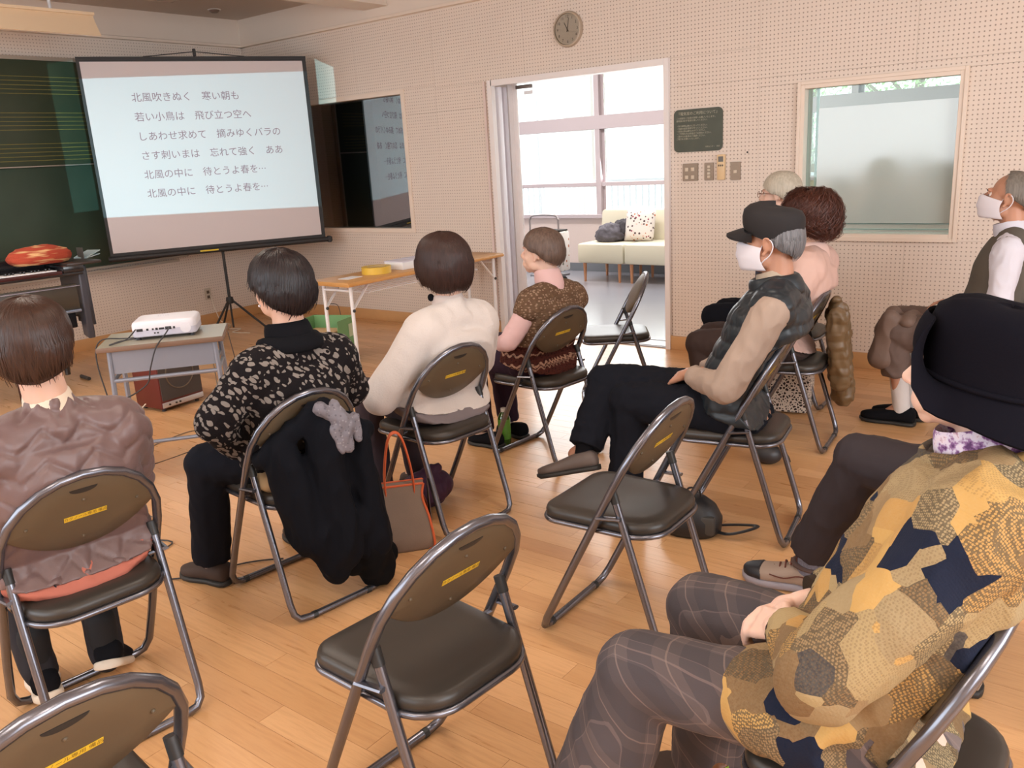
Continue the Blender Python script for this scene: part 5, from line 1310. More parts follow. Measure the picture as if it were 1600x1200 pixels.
def floral():
    m = bpy.data.materials.new('purple floral cotton'); m.use_nodes = True; t = NT(m); v = t.objc(); n = t.noise(v, 55, 3, .6)
    t.base(t.ramp(n, [(.36, srgb(92, 56, 104)), (.44, srgb(150, 110, 160)), (.5, srgb(214, 206, 226)), (.62, srgb(226, 214, 226)), (.7, srgb(176, 132, 160))])); t.b.inputs['Roughness'].default_value = .8; return m
C_black = mat('black cloth', (.008, .008, .010), 1., bump=.3, bscale=300, bdist=.0015, spec=.1); C_navytr = mat('navy trouser cloth', (.010, .011, .016), 1., bump=.2, bscale=300, bdist=.0015, spec=.12)
SOLE_W = mat('white sole', srgb(214, 200, 182), .6); SOLE_D = mat('dark sole', (.02, .018, .016), .6)
def trousers(J, m, inf=.018, hem=(None, None), to=(1, 1), fn=None, vox=.010, name='trousers'):
    mb = MB(); J['torso'](mb, inf*.9, -.12, .16)
    mb.ell(J['hip']+V3((0, 0, -.012)), (.185*J['s']+inf, .15, .10), n=20)
    for i in (0, 1): J['leg'](mb, i, inf, to[i], hem[i])
    return remesh(mb, name, m, J['root'], vox, 3, fn or folds(.005, 11, seed=2), push=lambda co: J['clip'](co, .030))
def top(J, m, inf=.03, t0=-.12, t1=1.0, vox=.009, fn=None, name='jacket', sleeves=True, belly=1.0, hem=.0, sl_inf=None, smooth=4, extra=None, cuff=True, to=1.0, side=False, gap=0., arm_k=1., shin=0.):
    mb = MB(); J['torso'](mb, inf, t0, t1, belly, hem=hem, arm_k=arm_k, shin=shin)
    if t1 > .9: capsule(mb, J['nb']+V3((0, -.005, -.065)), J['nb']+V3((0, .0, -.026)), (.072+inf*.5), .058+inf*.3)
    if sleeves:
        for i in (0, 1): J['arm'](mb, i, sl_inf if sl_inf is not None else inf, to=to, cuff=cuff)
    if extra: extra(mb)
    return remesh(mb, name, m, J['root'], vox, smooth, fn or folds(.006, 9, seed=5), push=lambda co: J['clip'](co, gap, side))
def zigzag(sp, amp, zg, per, base):
    def f(co, no):
        s_ = np.arctan2(co[:, 0], -(co[:, 1]-.02))*.20; tri = np.abs(((s_/per) % 1)-.5)*2; zz = co[:, 2]+zg*tri
        row = np.floor(zz/sp); tri2 = np.abs(((s_/per+.5*(row % 2)*0) % 1)-.5)*2; u = ((co[:, 2]+zg*tri2)/sp) % 1
        d = np.minimum(u, 1-u)*sp; return -amp*np.exp(-(d/.009)**2)+amp*.5*np.sin(np.pi*u)+base(co, no)
    return f
H_BROWN = hair_mat('dark brown hair', srgb(30, 19, 16), srgb(72, 46, 34)); H_BLACK = hair_mat('black hair', srgb(14, 12, 14), srgb(42, 32, 34)); H_BOB = hair_mat('brown bob hair', srgb(28, 18, 16), srgb(66, 42, 36), .5)
H_ASH = hair_mat('ash brown hair', srgb(62, 48, 42), srgb(124, 102, 90)); H_AUB = hair_mat('auburn curls', srgb(36, 17, 14), srgb(98, 54, 40)); H_GREY = hair_mat('grey hair', srgb(58, 58, 62), srgb(140, 138, 140), .5); H_SILV = hair_mat('silver hair', srgb(150, 140, 122), srgb(214, 206, 190), .5); H_SALT = hair_mat('salt and pepper hair', srgb(72, 66, 60), srgb(146, 138, 128), .5)
# ------------------------------------------------------------------ 1 woman in the mauve quilted jacket
J = person('seated person in a mauve quilted jacket with short dark brown hair, seen from behind', 5.43, -4.80, 172, (5.45, -4.80, 1.10), sh_drop=.04, hy=-24, hp=4, s=1.0, hs=.98, ankles=[(-.10, .22, .085), (.07, .15, .085)], knees=[(-.11, .36, .5), (.11, .36, .5)], wrists=[(-.05, .22, .6), (.05, .22, .6)], elbows=[(-.195, .05, .66), (.195, .05, .66)], voxel=.009, sh_w=.15)
P = J['root']; M_ = mat('mauve nylon', srgb(106, 84, 82), .42, var=.08, vscale=6, bump=.25, bscale=45, bdist=.003, sheen=.1)
top(J, M_, .036, -.04, vox=.0065, fn=zigzag(.075, .0055, .045, .12, folds(.003, 15, seed=1)), name='quilted_jacket', belly=1.05, smooth=3)
top(J, fabric('peach jersey', srgb(178, 106, 90)), .030, -.17, .3, vox=.01, name='peach_tunic', sleeves=False, gap=.026)
collar(J, fabric('cream collar', srgb(214, 196, 176), bs=200), .055, .034, name='cream_collar', z=.0)
trousers(J, fabric('charcoal knit trousers', srgb(44, 42, 46)), .016)
for i, (a, d, p_) in enumerate((((-.10, .22, 0), (.15, 1, 0), -.15), ((.07, .15, .0), (.5, 1, 0), -.5))):
    capsule(mb := MB(), J['an'][i]+V3((0, 0, .12)), J['an'][i]+V3((0, .01, -.02)), .045, .042); remesh(mb, 'sock', fabric('black rib sock%d' % i, (.02, .02, .022), bs=120, b=.5), P, .008, 2)
    shoe(P, (a[0], a[1]-.02, .012 if i == 0 else .045), d, C_black, SOLE_W, L=.24, pitch=p_, sole_h=.028)
hair(J['H'], P, H_BROWN, prof(62, 104, 137), s=.98, vol=1.06, nst=1500, seed=11, a=.092, bb=.112, cb=.140, width=.0022)
# ------------------------------------------------------------------ 2 woman in the spotted fleece
J = person('seated person in a black fleece top with pale heart and pebble spots, seen from behind', 5.345, -3.95, 172, (5.355, -3.945, 1.105), sh_drop=.045, hy=4, hp=2, s=.98, hs=.98, elbows=[(-.285, .0, .70), (.27, .02, .68)], wrists=[(-.145, .10, .53), (.10, .2, .56)], knees=[(-.25, .20, .50), (.14, .34, .5)], ankles=[(-.245, .30, .10), (.14, .3, .09)], voxel=.008, sh_w=.165)
P = J['root']; top(J, blob_fabric('black spotted fleece', (.010, .008, .009), srgb(130, 122, 116), 43, .405), .036, -.1, vox=.008, name='spotted_top', sl_inf=.034, fn=folds(.006, 8, seed=9))
collar(J, C_black, .070, .044, .02, name='black_collar', z=.0); collar(J, C_black, .088, .03, .05, name='collar_yoke', z=-.030)
trousers(J, C_navytr, .022, hem=(.072, None))
capsule(mb := MB(), (-.245, .30, .16), (-.245, .30, .05), .038, .036); remesh(mb, 'sock', fabric('beige sock', srgb(160, 136, 126)), P, .008, 2)
sm = mat('dark brown suede', srgb(62, 46, 38), .8, var=.1)
shoe(P, (-.245, .29, 0), (-.35, 1, 0), sm, SOLE_D, L=.235, w=.046); shoe(P, (.14, .28, 0), (.1, 1, 0), sm, SOLE_D, L=.235)
hair(J['H'], P, H_BLACK, prof(62, 100, 140), s=.98, vol=1.10, nst=1700, seed=12, a=.094, bb=.112, ct=.110, cb=.12, lift=.02, wig=.3, part=.1, width=.0022)
MB().ell(J['H'] @ V3((-.082, .002, -.046)), .005, n=8).build('earring', mat('pearl', srgb(230, 225, 225), .15), P)
# ------------------------------------------------------------------ 3 woman in the white cardigan
J = person('seated person in a thick white cardigan with a dark brown bob, seen from behind', 5.37, -3.19, 173, (5.385, -3.15, 1.085), sh_drop=.045, hy=-8, hp=3, s=.98, hs=.97, elbows=[(-.285, .05, .585), (.26, .05, .62)], wrists=[(-.09, .24, .56), (.08, .25, .57)], voxel=.009, sh_w=.148, full=1.0)
P = J['root']; top(J, mat('white fleece cardigan', srgb(206, 196, 190), .95, var=.04, vscale=7, bump=.6, bscale=130, bdist=.003, sheen=.3), .048, -.06, vox=.009, name='white_cardigan', belly=1.08, hem=.01, fn=folds(.005, 7, seed=21), smooth=7)
top(J, fabric('grey wool skirt', srgb(122, 112, 114)), .05, -.17, .1, vox=.011, name='grey_skirt', sleeves=False, gap=.012)
trousers(J, fabric('dark stocking', srgb(60, 50, 56)), .016)
collar(J, fabric('pale collar', srgb(200, 186, 180)), .060, .03, name='collar')
MB().ell(J['nb']+V3((-.062, .045, .02)), (.014, .014, .016), n=10).build('black_ribbon', C_black, P)
for k in (-1, 1): shoe(P, (k*.1, .3, 0), (0, 1, 0), sm, SOLE_D, L=.23)
hair(J['H'], P, H_BOB, prof(64, 138, 142, 112), s=.98, vol=1.12, nst=2200, seed=13, a=.098, bb=.114, cb=.145, lift=.006, width=.002, flip=-.01)
# ------------------------------------------------------------------ 4 woman in the crochet vest
J = person('seated person in a brown crochet vest over a pink turtleneck with ash hair', 5.31, -2.37, 174, (5.30, -2.325, 1.03), sh_drop=.02, hy=14, hp=2, s=.95, hs=.96, elbows=[(-.235, .0, .635), (.24, .0, .64)], wrists=[(-.10, .20, .57), (.08, .2, .57)], voxel=.006, sh_w=.15, hunch=.02, skin=SKP)
P = J['root']; pk = fabric('pale pink jersey', srgb(214, 178, 176))
mb = MB(); [J['arm'](mb, i, .016, cuff=True) for i in (0, 1)]; J['torso'](mb, .0, .3, 1.0); remesh(mb, 'pink_sleeves', pk, P, .008, 4, folds(.003, 16), push=lambda co: J['clip'](co, .012))
def ex(mb):
    for i, k in ((0, -1), (1, 1)): mb.ell(J['sh'][i]+V3((k*.022, 0, -.03)), (.072, .078, .062), n=16)
top(J, crochet(), .038, -.12, vox=.0075, name='crochet_vest', sleeves=False, belly=1.08, hem=.02, extra=ex, fn=folds(.004, 10, seed=3))
collar(J, pk, .062, .075, .010, name='turtleneck', flare=1.25)
trousers(J, fabric('dark purple trousers', srgb(46, 28, 44)), .024, hem=(.062, .062))
for k in (-1, 1): shoe(P, (k*.1, .3, 0), (k*.1, 1, 0), C_black, SOLE_D, L=.22)
hair(J['H'], P, H_ASH, prof(66, 98, 134), s=.96, vol=1.03, nst=1500, seed=14, a=.089, bb=.110, cb=.115, lift=.010, width=.0020)
# ------------------------------------------------------------------ 5 man with the black cap
J = person('seated person in a black cap, white mask and dark puffer vest with legs crossed', 6.47, -2.70, 189, (6.605, -2.715, 1.142), hy=-5, hp=3, s=1.0, hs=1.0, elbows=[(-.275, -.035, .645), (.25, 0, .64)], wrists=[(-.10, .155, .645), (.06, .17, .60)], knees=[(-.10, .40, .51), (-.03, .53, .565)], ankles=[(-.11, .42, .12), (-.20, .56, .33)], hip_y=-.03, voxel=.0042, sh_w=.165, skin=SKT, full=1.04,
           hands=[((.45, .85, -.40), (.35, -.2, -.9), -1, .7), ((-.7, .5, -.3), (-.1, -.3, -.9), 1, .6)])
P = J['root']; bg = fabric('beige fleece', srgb(164, 144, 130), bs=220, b=.4)
mb = MB(); [J['arm'](mb, i, .023, to=.93, cuff=True) for i in (0, 1)]; J['torso'](mb, .006, .2, 1.0); remesh(mb, 'fleece_sleeves', bg, P, .007, 5, folds(.007, 11, seed=4), push=lambda co: J['clip'](co, .022))
top(J, mat('dark teal nylon', srgb(28, 36, 42), .4, bump=.25, bscale=40, bdist=.004), .036, -.10, vox=.0068, name='puffer_vest', sleeves=False, belly=1.1, arm_k=.86, shin=.022, fn=puff_bands(.066, .007, 0, base=folds(.004, 16, seed=6)), smooth=5)
collar(J, bpy.data.materials['dark teal nylon'], .078, .046, .026, name='vest_collar', flare=1.05, z=-.004); collar(J, fabric('checked shirt collar', srgb(176, 160, 142)), .060, .062, .010, name='shirt_collar', flare=1.0)
trousers(J, C_navytr, .022, hem=(.075, .07), vox=.009, fn=folds(.008, 12, seed=8))
shg = mat('worn grey shoe', srgb(96, 84, 78), .6, var=.2); shoe(P, (-.11, .40, 0), (0, 1, 0), shg, SOLE_D, L=.26, w=.05)
capsule(mb := MB(), (-.17, .555, .40), (-.215, .565, .29), .042, .036); remesh(mb, 'sock', C_black, P, .008, 2)
shoe(P, (-.235, .55, .235), (-.25, 1, 0), shg, SOLE_D, L=.26, w=.05, pitch=-.2, roll=.25)
mask(J['H'], P)
eyes(J['H'], P)
hair(J['H'], P, H_GREY, prof(58, 92, 134, 78), s=1.0, vol=.985, nst=1500, seed=15, a=.086, bb=.106, lift=.006, width=.0018)
def cap_hat(J):
    H = J['H']; P = J['root']; m = mat('black cap twill', srgb(30, 26, 27), .85, bump=.3, bscale=400, bdist=.001)
    t = tag(bpy.data.objects.new('cap', None), 'black flat-fronted cap with a short rounded bill on the masked man', 'cap'); COL.objects.link(t); t.matrix_world = (P.matrix_basis @ H) if False else P.matrix_basis @ H
    pts = [(0, .060, .0), (.0, .0, 0)]; rs = []
    for k, z in ((1.03, .022), (1.06, .034), (1.10, .056), (1.12, .080), (1.08, .104), (.92, .122), (.6, .132), (.25, .135), (.02, .136)):
        rs.append([V3((math.cos(a)*.083*k, math.sin(a)*(.100*k)-.010+(.004 if k > 1.05 else 0), z-.004*math.cos(2*a)+(.010*math.sin(a) if z > .05 else .018*math.sin(a)))) for a in [2*PI*q/40 for q in range(40)]])
    MB().rings(rs).build('crown', m, t, ang=60)
    rs = []
    for j in range(9):
        v = j/8; a0 = R(14); row = []; 
        for i in range(17):
            a = PI*i/16; ca, sa = math.cos(a), math.sin(a)
            x = ca*(.086-.012*v); y = .045+.045*(sa**.7)+v*.072*sa**.6; z = .048-.020*v-.016*(ca*ca)*(1)-v*v*.006
            row.append((x, y, z))
        rs.append(row)
    top_ = [[V3((x, y, z+.004)) for x, y, z in r] for r in rs]; bot = [[V3((x, y, z-.002)) for x, y, z in r] for r in rs]
    mb = MB(); mb.rings([a+b[::-1] for a, b in zip(top_, bot)]); mb.build('bill', m, t, ang=70)
cap_hat(J)
# ------------------------------------------------------------------ 6 auburn haired person
J = person('seated person with bushy auburn hair and a pale pink jacket behind the capped man', 6.28, -1.60, 186, (6.33, -1.50, 1.105), hy=-14, hp=0, s=.98, hs=.97, voxel=.009, sh_w=.16)
P = J['root']; top(J, fabric('pale pink jacket', srgb(204, 170, 158), rough=.7), .040, -.10, vox=.009, name='pink_jacket'); collar(J, fabric('pink collar', srgb(220, 186, 174)), .070, .055, .014, name='collar')
trousers(J, fabric('brown trousers', srgb(60, 46, 42)), .018, hem=(.06, .06))
for k in (-1, 1): shoe(P, (k*.1, .3, 0), (0, 1, 0), C_black, SOLE_D, L=.23)
hair(J['H'], P, H_AUB, prof(66, 118, 140), s=.97, vol=1.22, nst=4200, seed=16, a=.094, bb=.110, ct=.106, cb=.120, lift=.24, wig=1.3, curl=.5, width=.0024)
# ------------------------------------------------------------------ 7 grey haired person with glasses
J = person('seated person with straight silver hair and thin brown glasses nearest the doorway wall', 6.05, -.92, 182, (6.0, -.99, 1.205), hy=0, hp=0, s=1.0, hs=.98, voxel=.006, skin=SKP)
P = J['root']; top(J, fabric('dark blue knit', srgb(60, 62, 78)), .03, -.1, vox=.011, name='knit_top'); trousers(J, C_navytr, .018, hem=(.06, .06))
for k in (-1, 1): shoe(P, (k*.1, .3, 0), (0, 1, 0), C_black, SOLE_D, L=.24)
eyes(J['H'], P, .98); hair(J['H'], P, H_SILV, prof(64, 100, 132), s=.98, vol=1.05, nst=1300, seed=17, lift=.012, width=.002)
gm_ = mat('brown glasses frame', srgb(120, 70, 50), .3, .3); g = tag(bpy.data.objects.new('eyeglasses', None), 'thin brown eyeglasses on the silver haired person', 'glasses'); COL.objects.link(g); g.matrix_world = P.matrix_basis @ J['H']
for x in (-.032, .032): MB().tube([(x+.022*math.cos(a), .104, .004+.016*math.sin(a)) for a in [2*PI*k/20 for k in range(20)]], .0014, 6, closed=True).build('rim', gm_, g, ang=80)
for x in (-1, 1): MB().tube([(x*.054, .102, .008), (x*.080, .05, .010), (x*.086, -.02, .006)], .0016, 6).build('temple', gm_, g)
MB().tube([(-.010, .106, .006), (0, .109, .009), (.010, .106, .006)], .0014, 6).build('bridge', gm_, g)
# ------------------------------------------------------------------ 8 man in the knitted vest
J = person('seated masked person in a grey knitted vest and white shirt beside the frosted window', 7.14, -1.08, 180, (7.135, -1.08, 1.175), hy=-2, hp=10, s=1.02, hs=1.02, elbows=[(-.255, -.03, .70), (.25, -.03, .70)], wrists=[(-.07, .20, .635), (.08, .19, .66)], knees=[(-.09, .46, .52), (.11, .47, .53)], ankles=[(-.03, .42, .09), (.08, .40, .10)], voxel=.0042, sh_w=.17, skin=SKT, hands=[((.30, .95, -.12), (.25, .1, -.95), -1, .55), ((-.25, .95, -.05), (-.2, .1, -.95), 1, .5)])
P = J['root']; ws = fabric('white shirt', srgb(206, 204, 214), rough=.7)
mb = MB(); [J['arm'](mb, i, .022, to=.95, cuff=True) for i in (0, 1)]; J['torso'](mb, .006, -.05, 1.0); remesh(mb, 'white_shirt', ws, P, .007, 4, folds(.007, 12, seed=4), push=lambda co: J['clip'](co, .012))
def ex(mb): pass
top(J, fabric('grey green knit', srgb(92, 86, 78), bs=180, b=.6), .024, -.10, vox=.0075, name='knitted_vest', sleeves=False, belly=1.08, arm_k=.8, shin=.03, fn=folds(.003, 9, seed=2))
collar(J, ws, .066, .055, .006, name='shirt_collar', flare=1.25)
trousers(J, fabric('taupe trousers', srgb(104, 88, 82)), .026, hem=(.075, .075), vox=.009, fn=folds(.009, 10, seed=12), to=(.78, .78))
for k, a in ((-1, (-.03, .40, 0)), (1, (.08, .37, 0))):
    capsule(mb := MB(), (a[0], a[1]+.04, .36), (a[0], a[1], .05), .05, .042); remesh(mb, 'white_sock', fabric('white sock%d' % k, srgb(210, 204, 202)), P, .008, 2)
    shoe(P, a, (0, 1, 0), C_black, SOLE_D, L=.275, w=.052, hgt=.085)
mask(J['H'], P, 1.02); eyes(J['H'], P, 1.02)
hair(J['H'], P, H_SALT, lambda th: (22 if abs(th) < .9 else 22+(96-22)*min(1, (abs(th)-.9)/.55) if abs(th) < 1.45 else 96+(132-96)*(abs(th)-1.45)/(PI-1.45)), s=1.02, vol=.975, nst=1100, seed=18, a=.084, bb=.104, lift=.004, width=.0016)
# ------------------------------------------------------------------ 9 person with the walking shoe
J = person('seated person in charcoal trousers and a beige walking shoe, body outside the frame', 7.50, -3.30, 180, (7.60, -3.30, 1.15), s=1.0, hs=1.0, knees=[(-.08, .26, .47), (.12, .42, .545)], ankles=[(-.10, .08, .09), (.215, .60, .10)], voxel=.009, hip_y=-.02)
P = J['root']; top(J, fabric('slate jumper', srgb(80, 82, 92)), .03, -.1, vox=.011, name='jumper'); trousers(J, fabric('charcoal trousers', srgb(54, 48, 52), rough=.75), .022, hem=(.07, .085), to=(1, .93), vox=.009)
hair(J['H'], P, H_GREY, prof(60, 95, 134), nst=500, seed=19)
capsule(mb := MB(), (.20, .565, .22), (.215, .60, .06), .046, .042); remesh(mb, 'grey_sock', mat('heather grey sock', srgb(120, 122, 138), .9, var=.5, vscale=160, bump=.4, bscale=200), P, .006, 2)
wsu = mat('beige suede', srgb(158, 138, 124), .75, bump=.15, bscale=300); sh, SM = shoe(P, (.215, .595, 0), (-.10, 1, 0), wsu, mat('grey midsole', srgb(146, 140, 148), .5), L=.285, w=.052, hgt=.085, sole_h=.032, name='walking_shoe')
def on(M, pts): return [M @ V3(p) for p in pts]
def ring_(y, wd, z0, z1, e=2.4, n=18):
    o = []
    for k in range(n):
        a = 2*PI*k/n; c, q = math.cos(a), math.sin(a); o.append(SM @ V3((math.copysign(abs(c)**(2/e), c)*wd, y, (z0+z1)/2+math.copysign(abs(q)**(2/e), q)*(z1-z0)/2)))
    return o
mb = MB(); mb.rings([ring_(-.065+f*.285, .052*k+.0025, .018+z0*.085, .0195+z1*.085) for f, k, z0, z1 in ((.76, 1.0, 0, .50), (.8, .98, 0, .585), (.92, .74, .0, .51), (.985, .42, .06, .44), (1.006, .17, .18, .36))]); mb.build('toe_cap', mat('black rubber toe', (.012, .013, .018), .5), sh)
lc = mat('brown lace', srgb(96, 50, 40), .7)
for k in range(6): y = .035+k*.019; z = .118-k*.0125; MB().tube(cr(on(SM, [(-.026, y, z-.01), (0, y+.004, z+.004), (.026, y+.006, z-.012)]), 3), .003, 6).build('lace', lc, sh)
for sx in (-1, 1): MB().tube(cr(on(SM, [(0, .03, .118), (sx*.03, .02, .135), (sx*.045, .0, .12), (sx*.02, .025, .118)]), 4), .003, 6).build('lace', lc, sh)
for sx in (-1, 1): MB().tube(cr(on(SM, [(sx*.047, -.05, .06), (sx*.05, .02, .07), (sx*.054, .07, .055), (sx*.05, .12, .058)]), 4), .0025, 6).build('side_seam', lc, sh)
MB().tube(on(SM, [(math.cos(a)*.043, .0+math.sin(a)*.05, .098+.006*math.sin(a)) for a in [2*PI*q/20 for q in range(20)]]), .010, 8, closed=True).build('padded_collar', mat('brown padding', srgb(92, 74, 70), .8), sh)
shoe(P, (-.10, .08, 0), (0, 1, 0), wsu, SOLE_D, L=.28)
# ------------------------------------------------------------------ 10 person in the patchwork jacket
J = person('seated person in a gold and navy patchwork jacket, plaid trousers and a dark brimmed hat', 7.43, -4.32, 180, (7.522, -4.25, 1.125), hy=4, hp=0, s=1.0, hs=.90, elbows=[(-.25, .03, .695), (.19, .02, .66)], wrists=[(-.06, .15, .645), (.055, .17, .635)], knees=[(-.165, .405, .525), (.125, .40, .52)], ankles=[(-.20, .52, .13), (.16, .40, .10)], hip_y=.0, hip_z=.52, leg_k=.80, voxel=.0040, skin=SKP, sh_w=.17, hand_s=.9, hands=[((.42, .88, -.30), (.55, -.15, -.8), -1, .75), ((-.45, .86, -.30), (-.5, -.1, -.85), 1, .8)])
P = J['root']; PW = patchwork()
def ex(mb):
    # front flaps spreading over the thighs
    for k in (-1, 1): mb.ell(V3((k*.115, .07, .540)), (.132, .20, .094), n=24)
top(J, PW, .036, -.16, vox=.0065, name='patchwork_jacket', belly=1.08, hem=.01, sl_inf=.036, extra=ex, fn=folds(.010, 7.5, seed=31), smooth=4, side=True, to=.90)
collar(J, PW, .080, .036, .020, name='jacket_collar', z=-.012); collar(J, floral(), .063, .058, .010, name='floral_scarf', flare=1.2)
for k in (-1, 1): W_ = J['wr'][0 if k < 0 else 1]; E_ = J['el'][0 if k < 0 else 1]; d = (W_-E_).normalized(); MB().tube([W_-d*.045, W_-d*.028], [.047, .047], 20).build('cuff_band', bpy.data.materials.get('dark brown cuff') or fabric('dark brown cuff', srgb(52, 40, 30)), P, ang=60)
MB().ell((-.06, .03, .84), (.010, .006, .010), n=12).build('button', mat('brown button', srgb(96, 70, 40), .4), P)
trousers(J, plaid(), .022, hem=(.105, .085), vox=.008, fn=folds(.005, 8, seed=14))
shoe(P, (-.20, .50, 0), (-.1, 1, 0), sm, SOLE_D, L=.24); shoe(P, (.16, .38, 0), (.1, 1, 0), sm, SOLE_D, L=.24)
eyes(J['H'], P); hair(J['H'], P, H_GREY, prof(58, 100, 138), nst=500, seed=20, vol=.86, lift=.002, ct=.070, bb=.100)
def bucket_hat(J):
    H = J['H']; P = J['root']; m = mat('navy black felt', srgb(17, 16, 23), 1.0, bump=.3, bscale=260, bdist=.0015, spec=.08)
    t = tag(bpy.data.objects.new('hat', None), 'navy black felt hat with the front brim turned up, over the patchwork jacket', 'hat'); COL.objects.link(t); t.matrix_world = P.matrix_basis @ H @ Matrix.Translation((0, -.006, -.022)) @ Matrix.Rotation(R(13), 4, 'X') @ Matrix.Scale(.94, 4)
    N = 56; rs = []
    def cx(a): return math.sin(a), math.cos(a)   # a = 0 front
    prof_c = [(1.0, .004), (1.03, .05), (1.04, .075), (1.0, .096), (.86, .112), (.6, .121), (.3, .125), (.02, .126)]
    prof_c = [(k, z) for k, z in prof_c]
    brim = []
    for j in range(9):
        v = j/8; row = []
        for i in range(N):
            a = 2*PI*i/N-PI; fr = min(1, max(0, (math.cos(a)-.30)/.55)); fr = fr*fr*(3-2*fr); bk = max(0, -math.cos(a))
            L = .056+.050*fr+.028*bk
            e0 = R(-50)*(1-fr)+R(50)*fr; e1 = R(-58)*(1-fr)+R(116)*fr          # slope at the root and at the rim: down at the sides and back, rolled up at the front
            out_ = 0.; up_ = 0.; K = 8
            for q in range(K):
                vv_ = v*(q+.5)/K; an_ = e0+(e1-e0)*vv_; out_ += math.cos(an_)*v*L/K; up_ += math.sin(an_)*v*L/K
            x, y = cx(a); row.append(V3((x*(.090+out_), -.010+y*(.108+out_), .006+up_)))
        brim.append(row)
    inner = [[p+V3((0, 0, -.004))-V3((p.x, p.y+.01, 0)).normalized()*.003 for p in r] for r in brim]
    mb = MB(); mb.rings([[V3((p.x*.985, p.y*.985, p.z+.0)) for p in r] for r in inner[::-1]]+brim[::-1][:1], cap=False, ) if False else None
    mb.rings(brim, cap=False); mb.rings(inner, cap=False); mb.rings([brim[-1], inner[-1]], cap=False)
    mb.build('brim', m, t, ang=80)
    rs = []
    for k, z in prof_c: rs.append([V3((cx(2*PI*i/N-PI)[0]*.090*k, -.010+cx(2*PI*i/N-PI)[1]*.108*k, z*1.2+.004*math.cos(2*(2*PI*i/N))-(.010*math.exp(-((cx(2*PI*i/N-PI)[0]*k)/.25)**2) if k < .9 else 0))) for i in range(N)])
    MB().rings(rs).build('crown', m, t, ang=60)
    MB().tube([V3((cx(2*PI*i/N-PI)[0]*.092, -.010+cx(2*PI*i/N-PI)[1]*.110, .012)) for i in range(N)], .005, 6, closed=True).build('hat_band', m, t, ang=80)
bucket_hat(J)

# ------------------------------------------------------------------ coats and things on chairs
def in_chair(i): return CH[i].matrix_basis.copy()
def draped(name, label, cat, ci, prims, m, vox=.009, fn=None, smooth=4):
    t = bpy.data.objects.new(name, None); COL.objects.link(t); o = CH[ci]; t.location = o.location; t.rotation_euler = o.rotation_euler; tag(t, label, cat)
    mb = MB(); prims(mb); remesh(mb, 'cloth_body', m, t, vox, smooth, fn or folds(.012, 10, (1, 1, .35), seed=len(name))); return t
def pr(mb):
    for a, b, r0, r1 in (((-.16, -.13, .58), (.0, -.23, .72), .045, .05), ((.0, -.24, .72), (.15, -.25, .62), .05, .04), ((-.12, -.17, .58), (-.08, -.22, .30), .07, .09), ((.0, -.24, .64), (.0, -.25, .24), .07, .10), ((.12, -.25, .60), (.14, -.26, .22), .06, .08), ((-.06, -.24, .3), (-.02, -.25, .15), .08, .06), ((.09, -.26, .3), (.10, -.26, .16), .07, .05)): capsule(mb, a, b, r0, r1, flat=.8)
draped('coat', 'dark navy coat draped over the chair back behind the spotted top', 'coat', 4, pr, mat('dark navy coat cloth', srgb(13, 15, 22), .9, bump=.2, bscale=120, spec=.15))
def pr(mb):
    for a, b, r0, r1 in (((-.02, -.285, .735), (.06, -.30, .67), .028, .036), ((.03, -.30, .70), (.05, -.315, .59), .035, .02), ((.09, -.30, .68), (.09, -.315, .61), .022, .016), ((.0, -.30, .66), (.02, -.315, .59), .02, .012), ((.03, -.29, .74), (.07, -.30, .66), .02, .03)): capsule(mb, a, b, r0, r1, flat=.8)
draped('lace_scarf', 'grey lace scarf lying on the dark navy coat', 'scarf', 4, pr, dotpat('grey lace', srgb(118, 114, 122), [srgb(96, 92, 100), srgb(140, 136, 142)], 90, .3), .006, folds(.006, 30, seed=2))
def pr(mb):
    for a, b, r0, r1 in (((.12, -.24, .20), (.17, -.22, .07), .08, .07), ((.05, -.22, .15), (.22, -.18, .10), .06, .06)): capsule(mb, a, b, r0, r1)
draped('black_holdall', 'soft black holdall slumped on the floor under the dark coat', 'bag', 4, pr, mat('black soft bag', (.006, .006, .007), 1., spec=.1), .009)
def pr(mb): capsule(mb, (-.15, -.10, .47), (-.13, .0, .50), .03, .045, flat=.7); capsule(mb, (-.12, -.12, .47), (-.10, -.10, .58), .03, .02)
draped('cloth_pouch', 'beige cloth pouch beside the hip of the spotted top person', 'pouch', 4, pr, fabric('beige canvas', srgb(176, 152, 118)))
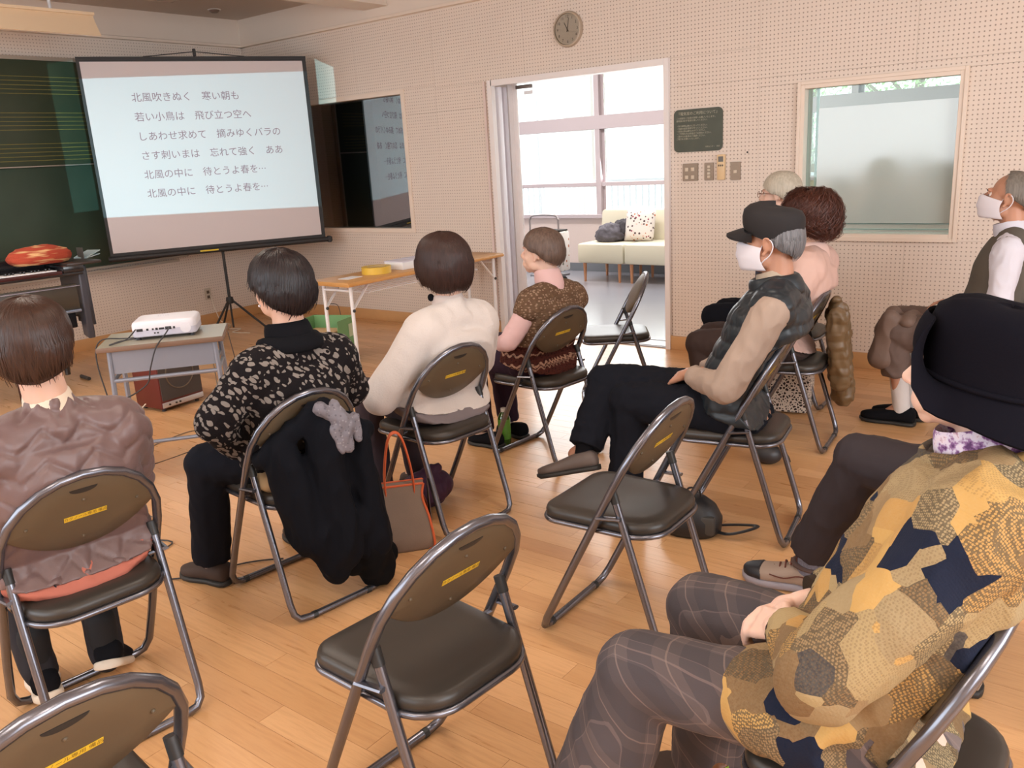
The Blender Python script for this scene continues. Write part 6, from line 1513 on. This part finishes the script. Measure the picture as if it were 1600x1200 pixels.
def pr(mb): capsule(mb, (-.20, .12, .535), (-.13, .16, .55), .016, .018, flat=.6); capsule(mb, (-.14, .11, .52), (-.13, .13, .48), .014, .010)
draped('handkerchief', 'crumpled white handkerchief in the lap of the spotted top person', 'handkerchief', 4, pr, fabric('white cotton', srgb(226, 224, 232)), .005, folds(.004, 30))
def pr(mb):
    for a, b, r0, r1 in (((.02, -.235, .74), (.20, -.18, .62), .028, .035), ((.06, -.245, .68), (.07, -.26, .36), .05, .06), ((-.03, -.25, .66), (.02, -.27, .32), .05, .05), ((.19, -.20, .62), (.24, -.23, .30), .045, .06), ((.14, -.24, .55), (.17, -.26, .22), .05, .06), ((.24, -.18, .52), (.27, -.20, .36), .035, .04), ((.10, -.25, .38), (.13, -.26, .24), .05, .03)): capsule(mb, a, b, r0, r1, flat=.8)
draped('coat', 'brown quilted coat hanging on the chair back below the pink jacket', 'coat', 9, pr, mat('brown quilted nylon', srgb(104, 82, 56), .45, bump=.2, bscale=50), .007, puff_bands(.045, .0055, 0, base=folds(.010, 12)), 4)
def pr(mb):
    for a, b, r0, r1 in (((-.14, .38, .575), (.12, .40, .575), .042, .042), ((-.14, .46, .58), (-.12, .50, .38), .05, .07), ((.0, .48, .58), (.02, .50, .34), .05, .07), ((-.10, .44, .42), (-.08, .46, .34), .07, .06), ((.10, .46, .56), (.10, .49, .40), .05, .05), ((-.12, .30, .58), (.1, .32, .58), .03, .03)): capsule(mb, a, b, r0, r1, flat=.8)
draped('coat', 'taupe coat folded over the knees of the man in the knitted vest', 'coat', 11, pr, mat('taupe coat cloth', srgb(112, 92, 82), .7, var=.1, vscale=9), .008, folds(.008, 7, (1, 1, .5), seed=4))
def pr(mb):
    mb.ell((.0, .12, .085), (.14, .10, .08), n=20); capsule(mb, (-.05, .1, .15), (.05, .1, .17), .03, .03)
draped('cloth_bag', 'dark purple cloth bag on the floor under the white cardigan person', 'bag', 5, pr, fabric('dark purple cloth', srgb(62, 36, 58), rough=.6), .008, folds(.008, 14))
